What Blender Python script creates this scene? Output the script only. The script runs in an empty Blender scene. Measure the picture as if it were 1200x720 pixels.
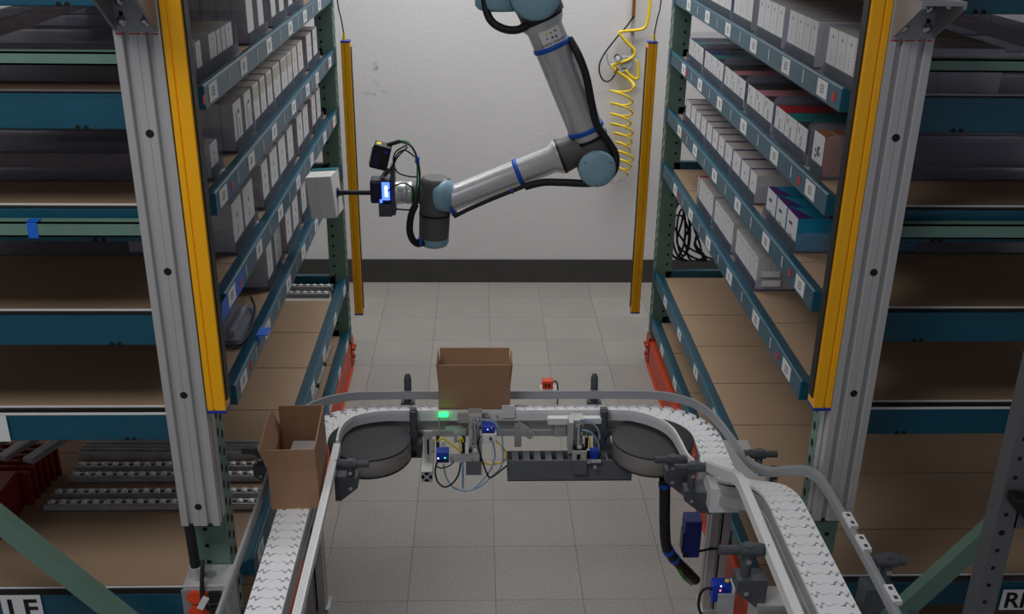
import bpy, bmesh, math, random
from mathutils import Vector, Matrix
import numpy as np
random.seed(7)
SC = bpy.context.scene
COL = SC.collection
# ---------------------------------------------------------------- camera, world, light
FPX, PIT, YAW, ROLL, H = 1185.884, 0.40389, 0.034973, -0.013876, 2.31795
_cp, _sp, _cy, _sy = math.cos(PIT), math.sin(PIT), math.cos(YAW), math.sin(YAW)
FW = Vector((_sy*_cp, _cy*_cp, -_sp)); RT0 = Vector((_cy, -_sy, 0)); DN0 = FW.cross(RT0)
RT = math.cos(ROLL)*RT0 + math.sin(ROLL)*DN0
DN = -math.sin(ROLL)*RT0 + math.cos(ROLL)*DN0
camd = bpy.data.cameras.new('camera'); cam = bpy.data.objects.new('camera', camd); COL.objects.link(cam)
camd.sensor_width = 36; camd.lens = FPX*36/1200; camd.clip_start = .05
M = Matrix.Identity(4)
for i in range(3):
    M[i][0] = RT[i]; M[i][1] = -DN[i]; M[i][2] = -FW[i]
M[2][3] = H
cam.matrix_world = M
SC.camera = cam
w = bpy.data.worlds.new('world'); SC.world = w; w.use_nodes = True
w.node_tree.nodes['Background'].inputs[0].default_value = (.75, .82, 1, 1)
w.node_tree.nodes['Background'].inputs[1].default_value = .24
def area(name, loc, sx, sy, power, col=(.985, .99, 1)):
    l = bpy.data.lights.new(name, 'AREA'); l.shape = 'RECTANGLE'; l.size = sx; l.size_y = sy; l.energy = power; l.color = col
    o = bpy.data.objects.new(name, l); COL.objects.link(o); o.location = loc
    return o
area('ceiling_lamp_aisle', (.1, 4.7, 3.5), 3.2, 1.2, 86)
area('ceiling_lamp_near', (-1.1, .75, 3.5), 1.6, .9, 40)
vs = SC.view_settings
vs.view_transform = 'Standard'; vs.look = 'None'; vs.gamma = 1; vs.exposure = 0; vs.use_curve_mapping = False
SC.cycles.transparent_max_bounces = 32
# ---------------------------------------------------------------- pixel helpers
def ray(x, y): return FW + RT*((x-600)/FPX) + DN*((y-360)/FPX)
CP = Vector((0, 0, H))
def pz(x, y, z): d = ray(x, y); return CP + d*((z-H)/d.z)
def px_(x, y, X): d = ray(x, y); return CP + d*(X/d.x)
def py(x, y, Y): d = ray(x, y); return CP + d*(Y/d.y)
# ---------------------------------------------------------------- materials
def S(r, g, b):
    f = lambda c: ((c/255+.055)/1.055)**2.4 if c > 10 else c/255/12.92
    return (f(r), f(g), f(b), 1)
def mat(name, col, rough=.5, metal=0, noise=None, bump=None, spec=.5, emit=None):
    m = bpy.data.materials.new(name); m.use_nodes = True; nt = m.node_tree; b = nt.nodes['Principled BSDF']
    b.inputs['Base Color'].default_value = col; b.inputs['Roughness'].default_value = rough
    b.inputs['Metallic'].default_value = metal; b.inputs['Specular IOR Level'].default_value = spec
    if noise or bump:
        g = nt.nodes.new('ShaderNodeNewGeometry')
    if noise:
        sc, amt = noise[0], noise[1]; stretch = noise[2] if len(noise) > 2 else (1, 1, 1)
        mp = nt.nodes.new('ShaderNodeMapping'); mp.inputs['Scale'].default_value = stretch
        nt.links.new(g.outputs['Position'], mp.inputs[0])
        n = nt.nodes.new('ShaderNodeTexNoise'); n.inputs['Scale'].default_value = sc; n.inputs['Detail'].default_value = 5
        nt.links.new(mp.outputs[0], n.inputs[0])
        r = nt.nodes.new('ShaderNodeValToRGB'); r.color_ramp.elements[0].position = .3; r.color_ramp.elements[1].position = .7
        r.color_ramp.elements[0].color = tuple(c*(1-amt) for c in col[:3])+(1,)
        r.color_ramp.elements[1].color = tuple(min(1, c*(1+amt)) for c in col[:3])+(1,)
        nt.links.new(n.outputs[0], r.inputs[0]); nt.links.new(r.outputs[0], b.inputs['Base Color'])
    if bump:
        n2 = nt.nodes.new('ShaderNodeTexNoise'); n2.inputs['Scale'].default_value = bump[0]; n2.inputs['Detail'].default_value = 3
        nt.links.new(g.outputs['Position'], n2.inputs[0])
        bp = nt.nodes.new('ShaderNodeBump'); bp.inputs['Strength'].default_value = bump[1]; bp.inputs['Distance'].default_value = .01
        nt.links.new(n2.outputs[0], bp.inputs['Height']); nt.links.new(bp.outputs[0], b.inputs['Normal'])
    if emit:
        b.inputs['Emission Color'].default_value = emit[0]; b.inputs['Emission Strength'].default_value = emit[1]
    return m
def acrylic(name, tint, haze=.05):
    m = bpy.data.materials.new(name); m.use_nodes = True; nt = m.node_tree; nt.nodes.remove(nt.nodes['Principled BSDF'])
    out = nt.nodes['Material Output']
    t = nt.nodes.new('ShaderNodeBsdfTransparent'); t.inputs[0].default_value = tint
    gl = nt.nodes.new('ShaderNodeBsdfGlossy'); gl.inputs['Roughness'].default_value = .2
    df = nt.nodes.new('ShaderNodeBsdfDiffuse'); df.inputs[0].default_value = (.60, .62, .76, 1)
    fr = nt.nodes.new('ShaderNodeFresnel'); fr.inputs[0].default_value = 1.16
    m1 = nt.nodes.new('ShaderNodeMixShader'); m1.inputs[0].default_value = haze
    nt.links.new(t.outputs[0], m1.inputs[1]); nt.links.new(df.outputs[0], m1.inputs[2])
    m2 = nt.nodes.new('ShaderNodeMixShader'); nt.links.new(fr.outputs[0], m2.inputs[0])
    nt.links.new(m1.outputs[0], m2.inputs[1]); nt.links.new(gl.outputs[0], m2.inputs[2]); nt.links.new(m2.outputs[0], out.inputs[0])
    return m
def speckle(name, base, dark, light):
    m = bpy.data.materials.new(name); m.use_nodes = True; nt = m.node_tree; b = nt.nodes['Principled BSDF']
    b.inputs['Roughness'].default_value = .42
    g = nt.nodes.new('ShaderNodeNewGeometry'); oi = nt.nodes.new('ShaderNodeObjectInfo')
    n = nt.nodes.new('ShaderNodeTexNoise'); n.inputs['Scale'].default_value = 170; n.inputs['Detail'].default_value = 3
    nt.links.new(g.outputs['Position'], n.inputs[0])
    r = nt.nodes.new('ShaderNodeValToRGB'); e = r.color_ramp.elements
    e[0].position = .36; e[0].color = dark; e[1].position = .47; e[1].color = base
    x = e.new(.58); x.color = base; x = e.new(.66); x.color = light
    nt.links.new(n.outputs[0], r.inputs[0])
    n3 = nt.nodes.new('ShaderNodeTexNoise'); n3.inputs['Scale'].default_value = 5; nt.links.new(g.outputs['Position'], n3.inputs[0])
    hs = nt.nodes.new('ShaderNodeHueSaturation')
    ma = nt.nodes.new('ShaderNodeMath'); ma.operation = 'MULTIPLY_ADD'; ma.inputs[1].default_value = .10; ma.inputs[2].default_value = .87
    nt.links.new(oi.outputs['Random'], ma.inputs[0])
    mb_ = nt.nodes.new('ShaderNodeMath'); mb_.operation = 'MULTIPLY_ADD'; mb_.inputs[1].default_value = .16
    nt.links.new(n3.outputs[0], mb_.inputs[0]); nt.links.new(ma.outputs[0], mb_.inputs[2])
    nt.links.new(mb_.outputs[0], hs.inputs['Value']); nt.links.new(r.outputs[0], hs.inputs['Color']); nt.links.new(hs.outputs[0], b.inputs['Base Color'])
    return m
MT = {}
def defm(k, *a, **kw): MT[k] = mat(k, *a, **kw)
MT['tile'] = speckle('vinyl_tile', S(152, 148, 142), S(133, 128, 122), S(166, 162, 157))
defm('grout', S(80, 76, 72), .9)
defm('wallpaint', S(214, 212, 212), .6, noise=(1.2, .03), bump=(55, .14))
def scuffs(m):
    nt = m.node_tree; b = nt.nodes['Principled BSDF']; lk = b.inputs['Base Color'].links[0].from_socket
    g = nt.nodes.new('ShaderNodeNewGeometry'); sp = nt.nodes.new('ShaderNodeSeparateXYZ'); nt.links.new(g.outputs['Position'], sp.inputs[0])
    def mth(op, a, b_=None):
        n = nt.nodes.new('ShaderNodeMath'); n.operation = op
        for i, v in enumerate((a, b_)):
            if v is None: continue
            if isinstance(v, (int, float)): n.inputs[i].default_value = v
            else: nt.links.new(v, n.inputs[i])
        return n.outputs[0]
    tot = None
    for (x, z, rx, rz) in ((-.585, 1.27, .022, .12), (-.60, 1.16, .10, .02), (.80, .645, .12, .02)):
        dx = mth('MULTIPLY', mth('SUBTRACT', sp.outputs[0], x), 1/rx); dz = mth('MULTIPLY', mth('SUBTRACT', sp.outputs[2], z), 1/rz)
        d = mth('ADD', mth('MULTIPLY', dx, dx), mth('MULTIPLY', dz, dz)); f = mth('SUBTRACT', 1.0, d); f = mth('MAXIMUM', f, 0.0)
        tot = f if tot is None else mth('ADD', tot, f)
    n = nt.nodes.new('ShaderNodeTexNoise'); n.inputs['Scale'].default_value = 40; nt.links.new(g.outputs['Position'], n.inputs[0])
    fac = mth('MULTIPLY', tot, mth('MULTIPLY', mth('MAXIMUM', mth('SUBTRACT', n.outputs[0], .42), 0.0), 2.2))
    mx = nt.nodes.new('ShaderNodeMix'); mx.data_type = 'RGBA'; nt.links.new(fac, mx.inputs[0]); nt.links.new(lk, mx.inputs[6]); mx.inputs[7].default_value = S(120, 118, 114)
    nt.links.new(mx.outputs[2], b.inputs['Base Color'])
scuffs(MT['wallpaint'])
defm('ceiling', S(170, 170, 168), .9)
defm('base', S(62, 60, 58), .55, noise=(9, .15))
defm('teal', S(20, 80, 100), .38, noise=(6, .10), spec=.5)
defm('sage', S(104, 134, 120), .42, noise=(5, .10))
defm('steelgrey', S(150, 150, 152), .45, .3, noise=(6, .06))
defm('standgrey', S(112, 112, 116), .5, .2, noise=(6, .06))
defm('alu', S(186, 184, 182), .42, .3, noise=(30, .04, (1, 1, .05)))
defm('slot', S(120, 120, 124), .5, .4)
defm('black', S(14, 14, 15), .5)
defm('rubber', S(22, 22, 24), .6)
defm('hole', S(10, 10, 11), .9)
defm('yellow', S(248, 176, 0), .4, noise=(8, .03))
defm('yellowdark', S(170, 112, 0), .5)
defm('navyblue', S(14, 38, 116), .5)
defm('bluecap', S(20, 48, 150), .45)
defm('cardboard_deck', S(160, 134, 108), .8, noise=(3, .07))
defm('cardboard', S(162, 124, 96), .85, noise=(12, .05, (1, 1, .2)))
defm('cardboard_in', S(176, 136, 88), .85, noise=(10, .05))
defm('orange', S(188, 66, 36), .5, noise=(8, .12))
defm('label', S(225, 225, 224), .6)
defm('ink', S(70, 70, 74), .7)
defm('labelink', S(120, 120, 124), .7)
defm('text', S(16, 16, 18), .7)
defm('redsticker', S(200, 50, 44), .6)
defm('white', S(226, 224, 222), .55)
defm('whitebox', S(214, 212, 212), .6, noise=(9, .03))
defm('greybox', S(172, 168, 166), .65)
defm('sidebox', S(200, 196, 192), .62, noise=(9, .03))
defm('brownbox', S(150, 92, 58), .7)
defm('tealbox', S(0, 132, 168), .45)
defm('tealtop', S(10, 110, 112), .45)
defm('navytop', S(22, 40, 96), .45)
defm('pinktop', S(170, 110, 120), .5)
defm('redtop', S(160, 22, 34), .45)
defm('darktop', S(44, 40, 40), .5)
defm('purple', S(70, 24, 100), .5)
defm('orangetrim', S(190, 112, 66), .6)
defm('tanband', S(186, 182, 166), .6)
defm('bluebox', S(24, 96, 170), .5)
MT['acryl'] = acrylic('clear_acrylic', (.97, .97, .99, 1), .10)
MT['blister'] = acrylic('clear_blister', (.80, .80, .82, 1), .35)
defm('belt', S(240, 240, 242), .4)
defm('beltgap', S(16, 16, 18), .8)
defm('railgrey', S(150, 153, 156), .42, .15)
defm('raillight', S(230, 230, 230), .42, .1)
defm('brkt', S(74, 77, 82), .55)
defm('bolt', S(205, 205, 208), .25, .9)
defm('disctop', S(34, 35, 39), .6, noise=(12, .12))
defm('discside', S(168, 164, 160), .35, .5)
defm('duct', S(96, 98, 102), .6)
defm('robotalu', S(214, 214, 215), .33, .5, noise=(40, .04))
defm('robotgrey', S(92, 90, 88), .5)
defm('robotblue', S(140, 178, 196), .45)
defm('strapblue', S(10, 84, 190), .55)
defm('navyplastic', S(18, 24, 62), .35)
defm('sensorblue', S(18, 56, 176), .4)
defm('hoseclear', S(140, 168, 196), .3)
defm('green', S(40, 140, 50), .5)
defm('redbin', S(128, 10, 16), .5)
defm('galv', S(186, 186, 186), .4, .25, noise=(20, .15))
defm('orangeplug', S(232, 72, 26), .45)
defm('hoseyellow', S(240, 206, 40), .45)
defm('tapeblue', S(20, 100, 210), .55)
defm('brass', S(170, 120, 70), .35, .7)
defm('led_blue', S(60, 110, 255), .5, emit=((.05, .11, 1, 1), 3.5))
defm('led_white', S(200, 215, 255), .5, emit=((.5, .62, 1, 1), 2.6))
defm('led_green', S(30, 255, 90), .5, emit=((.02, 1, .18, 1), 3))
defm('led_red', S(255, 60, 90), .5, emit=((1, .1, .2, 1), 4))
# ---------------------------------------------------------------- mesh builder
class MB:
    def __init__(s): s.v = []; s.f = []; s.sm = []; s.mi = []
    def _add(s, vs_, fs, smooth=False, mi=0):
        b = len(s.v); s.v += [tuple(v) for v in vs_]
        for f in fs: s.f.append(tuple(b+i for i in f)); s.sm.append(smooth); s.mi.append(mi)
        return s
    def box(s, a, b, mi=0, rot=None, piv=None):
        x0, y0, z0 = [min(p, q) for p, q in zip(a, b)]; x1, y1, z1 = [max(p, q) for p, q in zip(a, b)]
        vs_ = [Vector(t) for t in ((x0, y0, z0), (x1, y0, z0), (x1, y1, z0), (x0, y1, z0), (x0, y0, z1), (x1, y0, z1), (x1, y1, z1), (x0, y1, z1))]
        if rot:
            c = Vector(piv) if piv is not None else (Vector(a)+Vector(b))/2
            vs_ = [c+rot @ (v-c) for v in vs_]
        return s._add(vs_, [(0, 3, 2, 1), (4, 5, 6, 7), (0, 1, 5, 4), (1, 2, 6, 5), (2, 3, 7, 6), (3, 0, 4, 7)], False, mi)
    def cyl(s, p0, p1, r, r2=None, n=16, mi=0, cap=True):
        p0, p1 = Vector(p0), Vector(p1); r2 = r if r2 is None else r2
        d = (p1-p0).normalized(); u = d.orthogonal().normalized(); v = d.cross(u)
        A = [p0+(u*math.cos(2*math.pi*i/n)+v*math.sin(2*math.pi*i/n))*r for i in range(n)]
        B = [p1+(u*math.cos(2*math.pi*i/n)+v*math.sin(2*math.pi*i/n))*r2 for i in range(n)]
        s._add(A+B, [(i, (i+1) % n, n+(i+1) % n, n+i) for i in range(n)], True, mi)
        if cap: s._add(A, [tuple(range(n))[::-1]], False, mi); s._add(B, [tuple(range(n))], False, mi)
        return s
    def lathe(s, p0, axis, prof, n=24, mi=0):           # prof: (t along axis, radius)
        p0 = Vector(p0); d = Vector(axis).normalized(); u = d.orthogonal().normalized(); v = d.cross(u); vs_ = []; fs = []
        for t, r in prof:
            vs_ += [p0+d*t+(u*math.cos(2*math.pi*i/n)+v*math.sin(2*math.pi*i/n))*max(r, 1e-5) for i in range(n)]
        for k in range(len(prof)-1):
            fs += [(k*n+i, k*n+(i+1) % n, (k+1)*n+(i+1) % n, (k+1)*n+i) for i in range(n)]
        s._add(vs_, fs, True, mi)
        s._add(vs_[:n], [tuple(range(n))[::-1]], False, mi); s._add(vs_[-n:], [tuple(range(n))], False, mi)
        return s
    def tube(s, pts, r, n=8, mi=0):
        pts = [Vector(p) for p in pts]; N = len(pts); vs_ = []; fs = []; u = None
        for k, p in enumerate(pts):
            d = (pts[min(k+1, N-1)]-pts[max(k-1, 0)]).normalized()
            if u is None: u = d.orthogonal().normalized()
            u = (u-d*u.dot(d)).normalized(); v = d.cross(u)
            vs_ += [p+(u*math.cos(2*math.pi*i/n)+v*math.sin(2*math.pi*i/n))*r for i in range(n)]
        for k in range(N-1):
            fs += [(k*n+i, k*n+(i+1) % n, (k+1)*n+(i+1) % n, (k+1)*n+i) for i in range(n)]
        fs += [tuple(range(n))[::-1], tuple((N-1)*n+i for i in range(n))]
        return s._add(vs_, fs, True, mi)
    def prism(s, poly, d, mi=0):                        # poly: list of 3D points, extruded by vector d
        poly = [Vector(p) for p in poly]; d = Vector(d); n = len(poly)
        return s._add(poly+[p+d for p in poly], [tuple(range(n))[::-1], tuple(range(n, 2*n))]+[(i, (i+1) % n, n+(i+1) % n, n+i) for i in range(n)], False, mi)
    def sweep(s, pts, prof, side=None, mi=0, smooth=False):   # prof: (a,b) offsets along (right, up); pts: (pos,right,up)
        n = len(prof); vs_ = []; fs = []
        for p, r, u in pts: vs_ += [Vector(p)+Vector(r)*a+Vector(u)*b for a, b in prof]
        for k in range(len(pts)-1):
            fs += [(k*n+i, k*n+(i+1) % n, (k+1)*n+(i+1) % n, (k+1)*n+i) for i in range(n)]
        L = (len(pts)-1)*n
        fs += [tuple(range(n))[::-1], tuple(L+i for i in range(n))]
        return s._add(vs_, fs, smooth, mi)
    def quad(s, a, b, c, d, mi=0): return s._add([a, b, c, d], [(0, 1, 2, 3)], False, mi)
    def mesh(s, name, mats):
        m = bpy.data.meshes.new(name); m.from_pydata(s.v, [], s.f)
        bm = bmesh.new(); bm.from_mesh(m)
        bmesh.ops.recalc_face_normals(bm, faces=bm.faces); bm.to_mesh(m); bm.free()
        m.polygons.foreach_set('use_smooth', s.sm); m.polygons.foreach_set('material_index', s.mi)
        for k in (mats if isinstance(mats, (list, tuple)) else [mats]): m.materials.append(MT[k])
        m.update(); return m
    def build(s, name, mats, parent=None, bevel=0, world=True):
        return link(name, s.mesh(name, mats), parent, bevel, world)
def link(name, me, parent=None, bevel=0, world=True):
    o = bpy.data.objects.new(name, me); COL.objects.link(o)
    if parent:
        o.parent = parent
        if world: o.matrix_parent_inverse = wm(parent).inverted()
    if bevel:
        b = o.modifiers.new('bevel', 'BEVEL'); b.width = bevel; b.segments = 2; b.limit_method = 'ANGLE'
    return o
def wm(o):
    m = Matrix.LocRotScale(o.location, o.rotation_euler, o.scale)
    if o.parent: m = wm(o.parent) @ o.matrix_parent_inverse @ m
    return m
def tag(o, label=None, cat=None, group=None, kind=None):
    if label: o['label'] = label
    if cat: o['category'] = cat
    if group: o['group'] = group
    if kind: o['kind'] = kind
    return o
def empty(name, loc, label, cat, group=None, rz=0):
    o = bpy.data.objects.new(name, None); COL.objects.link(o); o.location = loc; o.rotation_euler = (0, 0, rz); o.empty_display_size = .05
    return tag(o, label, cat, group)
def copy_tree(o, parent=None):
    c = o.copy(); COL.objects.link(c)
    if parent: c.parent = parent
    for ch in list(o.children): copy_tree(ch, c)
    return c
def smoothpts(P, k=6):                                   # Catmull-Rom
    P = [Vector(p) for p in P]; out = []
    for i in range(len(P)-1):
        a, b, c, d = P[max(i-1, 0)], P[i], P[i+1], P[min(i+2, len(P)-1)]
        for j in range(k):
            t = j/k
            out.append(.5*((2*b)+(c-a)*t+(2*a-5*b+4*c-d)*t*t+(3*b-a-3*c+d)*t**3))
    out.append(P[-1]); return out
ORD = ['first', 'second', 'third', 'fourth', 'fifth', 'sixth', 'seventh', 'eighth', 'ninth', 'tenth', 'eleventh', 'twelfth', 'thirteenth', 'fourteenth', 'fifteenth', 'sixteenth', 'seventeenth', 'eighteenth', 'nineteenth', 'twentieth', 'twenty-first', 'twenty-second', 'twenty-third', 'twenty-fourth']
# ---------------------------------------------------------------- room
XL0, XR0, YW = -3.0, 3.25, 5.815
fl = MB().box((XL0, -1.5, -.12), (XR0, YW, -.004)).build('floor', 'grout'); tag(fl, kind='structure')
T = .3048; tx0, ty0 = -.85815, 5.26825
tm = MB().box((-T/2+.0007, -T/2+.0007, -.004), (T/2-.0007, T/2-.0007, 0)).mesh('tile', 'tile')
for i in range(-3, 10):
    for j in range(-1, 17):
        yc = ty0-(j+.5)*T; 
        t = link('tile', tm, fl, world=False); t.location = (tx0+(i+.5)*T, yc, 0)
        if j == -1:
            t.scale.y = 1; 
for i in range(-3, 10):                                   # cut row against the wall
    y1 = ty0+T; hgt = YW-y1
    t = link('tile', tm, fl, world=False); t.location = (tx0+(i+.5)*T, y1+hgt/2, 0); t.scale.y = hgt/T
tag(MB().box((XL0, YW, -.12), (XR0, YW+.1, 3.6)).build('wall_back', 'wallpaint'), kind='structure')
tag(MB().box((XL0-.1, -1.5, -.12), (XL0, YW+.1, 3.6)).build('wall_left', 'wallpaint'), kind='structure')
tag(MB().box((XR0, -1.5, -.12), (XR0+.1, YW+.1, 3.6)).build('wall_right', 'wallpaint'), kind='structure')
tag(MB().box((XL0-.1, -1.5, 3.6), (XR0+.1, YW+.1, 3.7)).build('ceiling', 'ceiling'), kind='structure')
tag(MB().box((XL0, YW-.008, 0), (XR0, YW, .149)).build('baseboard_back', 'base'), kind='structure')
# ---------------------------------------------------------------- racks
XA = {-1: -.65, 1: .872}
TZ = {-1: [2.088, 1.824, 1.560, 1.293, 1.027, .464, .176], 1: [2.09, 1.828, 1.563, 1.300, 1.036, .482, .236]}
BH = .039                                                 # half beam height
YN, YF = 2.19, 4.63                                       # front faces of the near / far uprights
RD = 1.07
SIDE = {-1: 'left', 1: 'right'}
def hole_pts(m, s, X, Y, z, along, rx=.0065, rz=.011):
    n = 8; pts = []
    for i in range(n):
        a = 2*math.pi*i/n
        if along == 'y': pts.append((X, Y+rx*math.cos(a), z+rz*math.sin(a)))
        else: pts.append((X+rx*math.cos(a), Y, z+rz*math.sin(a)))
    m._add(pts, [tuple(range(n))])
LABY = {  # label row pixel positions along each aisle beam
 -1: {1: [(249, 101), (285, 73), (315, 51), (340, 33), (357, 17), (374, 3)], 2: [(261, 223), (294, 183), (321, 151), (344, 125), (360, 101), (371, 86), (386, 66)], 3: [(271, 340), (303, 287), (328, 244), (349, 209), (365, 182), (380, 154), (391, 133)], 4: [(285, 443), (313, 380), (337, 320), (355, 290), (370, 257), (384, 226), (395, 200)], 5: [(403, 331), (392, 364), (379, 402), (366, 448), (305, 640)], 6: [(405.5, 387), (397, 425), (387.5, 476)]},
 1: {1: [(963.6, 105), (921, 79), (883, 56), (853, 38), (829, 23), (807, 10)], 2: [(949, 226), (907, 187), (871, 153), (843, 126), (820, 104), (801, 86), (785, 69)], 3: [(937, 338), (897, 288.5), (864, 247), (837, 211.5), (814, 183), (796, 159), (780, 137)], 4: [(921, 439), (885, 381.5), (854, 331), (829.5, 290.6), (809, 257.6), (791, 227.7), (776, 203)], 5: [(837.6, 495), (814.7, 443), (795.4, 401.7), (779, 364.5), (764.4, 329.7)], 6: [(761.5, 384), (775, 421), (790, 458.6)]}}
for s in (-1, 1):
    X0 = XA[s]; U = lambda u, X0=X0, s=s: X0+s*u
    yo = 0 if s < 0 else .03
    rk = empty('pallet_rack', (U(RD/2), (YN+YF)/2, 0), 'teal and sage green pallet rack along the %s side of the aisle' % SIDE[s], 'rack', 'pallet racks flanking the aisle')
    # uprights
    for (ya, nm) in ((YN+yo, 'near'), (YF+yo, 'far')):
        for ub in (0, RD-.08):
            zt = 2.6
            m = MB()
            a, b = sorted((U(ub), U(ub+.08))); t = .0035
            m.box((a, ya, 0), (b, ya+t, zt)); m.box((a, ya+.075-t, 0), (b, ya+.075, zt))
            fx = U(ub) if ub == 0 else U(ub+.08)
            fx2 = fx+(s*t if ub == 0 else -s*t)
            m.box((fx, ya+t, 0), (fx2, ya+.075-t, zt))
            up = m.build('upright', 'sage', rk)
            h = MB()
            if ub == 0:
                k = 0; z = .12
                while z < 2.5:
                    hole_pts(h, s, fx-s*.0006, ya+.020, z, 'y', .009, .013); hole_pts(h, s, fx-s*.0006, ya+.055, z+.0254, 'y', .009, .013); z += .0508
                z = .15
                while z < 2.5: hole_pts(h, s, U(.055), ya-.0006, z, 'x', .0065, .0065); z += .0508*(1 if nm == 'far' else 1)
                tag(h.build('punched_holes', 'hole', up), kind='stuff')
            if ub == 0:
                f = MB(); 
                f.box((U(-.008), ya-.012, 0), (U(.09), ya+.09, .012)); f.box((U(-.006), ya-.006, .012), (U(0), ya+.08, .15)); f.box((U(-.006), ya-.006, .012), (U(.085), ya-.001, .15))
                f.cyl((U(-.006), ya+.02, .10), (U(-.022), ya+.02, .10), .012, n=6); f.cyl((U(-.006), ya+.055, .10), (U(-.022), ya+.055, .10), .012, n=6); f.cyl((U(-.004), ya+.04, .05), (U(-.018), ya+.04, .05), .012, n=6)
                f.build('foot_plate', 'orange', up)
    # orange guard angle on the floor
    m = MB(); m.box((U(-.004), YN+.2, 0), (U(.006), YF+yo-.012, .14)); m.box((U(.006), YN+.2, .13), (U(.07), YF+yo-.012, .14)); m.box((U(-.012), YN+.2, .0), (U(-.004), YF+yo-.012, .012))
    m.build('guard_angle', 'orange', rk)
    for k, zc in enumerate(TZ[s]):
        z0, z1 = zc-BH, zc+BH; t = .004
        ya, yb = 2.42, YF+yo+.005
        # aisle beam : step profile
        prof = [(0, zc-.031), (0, zc+.025), (.003, zc+.028), (.010, zc+.028), (.047, zc+.0065), (.047, zc-.0065), (.047, zc-.031)]
        m = MB().prism([(U(u), ya, z) for u, z in prof], (0, yb-ya, 0))
        bm_ = m.build('aisle_beam', 'teal', rk, bevel=.003)
        MB().box((U(-.003), YF+yo+.003, zc-.05), (U(-.0007), YF+yo+.06, zc+.034)).build('connector_plate', 'teal', bm_)
        MB().box((U(.031), YN+yo+.06, zc-.03), (U(.038), ya+.05, zc-.007)).build('beam_hanger', 'teal', bm_)
        # labels, ticks, red stickers
        if k in LABY[s]:
            ys = []
            for (x, y) in LABY[s][k]:
                Yl = px_(x, y, X0).y
                if YN+.1 < Yl < YF+.02: ys.append(Yl)
            for Yl in ys:
                l = MB().box((U(-.0004), Yl-.040, zc-.022), (U(-.0012), Yl+.040, zc+.021), 0)
                for (ya_, yb_, za_, zb_) in ((-.012, .012, .007, .010), (-.012, .012, -.011, -.008), (-.012, -.007, -.008, .007), (.007, .012, -.008, .007), (-.003, .003, -.003, .002)):
                    l.box((U(-.0011), Yl+ya_, zc+za_), (U(-.0015), Yl+yb_, zc+zb_), 1)
                l.build('shelf_label', ['label', 'labelink'], bm_)
            ys.sort()
            if k <= 4:
                for a, b in zip(ys, ys[1:]):
                    ym = (a+b)/2
                    MB().box((U(-.0004), ym-.003, zc-.016), (U(-.0012), ym+.003, zc+.018)).build('divider_mark', 'label', bm_)
                for a in ([.35] if s < 0 else [.3]):
                    if len(ys) > 2:
                        for q in ((0, .28), (len(ys)-2, .8)):
                            yr = ys[q[0]]*(1-q[1])+ys[q[0]+1]*q[1] if k > 1 else ys[0]-.09
                            rs = MB().cyl((U(-.0004), yr, zc-.004), (U(-.0012), yr, zc-.004), .013, n=12); rs.build('red_sticker', 'redsticker', bm_)
                            if k == 1: break
        # rear beam
        MB().prism([(U(RD-u), ya, z) for u, z in prof], (0, yb-ya, 0)).build('rear_beam', 'teal', rk)
        # end beams
        for ye, dirn in ((2.25, 1), (YF+yo+.03, -1)):
            pr = [(0, z0), (0, z1), (.030, z1), (.030, zc-.006), (.045, zc-.006), (.045, z0)]
            eb = MB().prism([(U(.05), ye+dirn*u, z) for u, z in pr], (s*(RD-.1), 0, 0)).build('end_beam', 'teal', rk, bevel=.003)
            if dirn > 0:
                MB().box((U(.085), ye+.0305, z1-.012), (U(RD-.085), ye+.047, z1-.004)).build('gap_shade', 'black', eb)  # black strip, painted shade of the gap in front of the deck
                MB().box((U(.085), ye+.003, z1-.001), (U(RD-.085), ye+.030, z1+.0006)).build('gap_shade', 'black', eb)  # gap shade carried over the beam top as a black sheet
                MB().box((U(.085), ye-.001, z1-.004), (U(RD-.085), ye+.003, z1+.0012)).build('lip_highlight', 'white' if k == 4 else 'teal', eb)  # fourth shelf only: highlight painted white on the lip, elsewhere plain teal
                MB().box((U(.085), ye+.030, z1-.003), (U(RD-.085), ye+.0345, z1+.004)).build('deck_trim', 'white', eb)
                for du in (-.009, .009):
                    h = MB(); Xn = (-.882 if s < 0 else 1.089)+du; n = 8
                    h._add([(Xn+.0065*math.cos(math.pi*i/n), ye-.0006, z0+.0095*math.sin(math.pi*i/n)+.001) for i in range(n+1)], [tuple(range(n+1))])
                    h.build('notch', 'hole', eb)
        # deck panels
        yd0, yd1 = 2.284, YF+yo-.003
        seams = [yd0]
        if k == 5: seams += ([3.05-.33, 3.05, 3.347, 3.698, 4.043] if s < 0 else [2.55, 2.865, 3.19, 3.52, 3.86, 4.19])
        elif k == 4: seams += [2.50, 2.86, 3.22, 3.58, 3.94, 4.30]
        else: seams += [2.70, 3.10, 3.50, 3.90, 4.30]
        last = 4.40 if (k == 5 and s < 0) else yd1
        seams.append(last)
        for a, b in zip(seams, seams[1:]):
            MB().box((U(.0475), a+.0025, zc-.006), (U(RD-.048), b-.0025, zc+.004)).build('deck_panel', 'cardboard_deck', rk)
    # near and far end-frame braces
    for ya in (YN+.012, YF+yo+.045):
        for (za, zb) in ((1.934, 1.962), (1.549, 1.584), (.95, .985), (.1, .135)):
            if za in (.95,): continue
            m = MB(); m.box((U(.06), ya, za), (U(RD-.06), ya+.004, zb)); m.box((U(.06), ya, zb-.004), (U(RD-.06), ya+.03, zb)); m.box((U(.06), ya, za), (U(RD-.06), ya+.03, za+.004))
            m.build('horizontal_brace', 'sage', rk)
    d0 = Vector((U(.29), YN+.010, .46)); d1 = Vector((U(1.02), YN+.010, 1.28 if s < 0 else 1.28))
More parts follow.
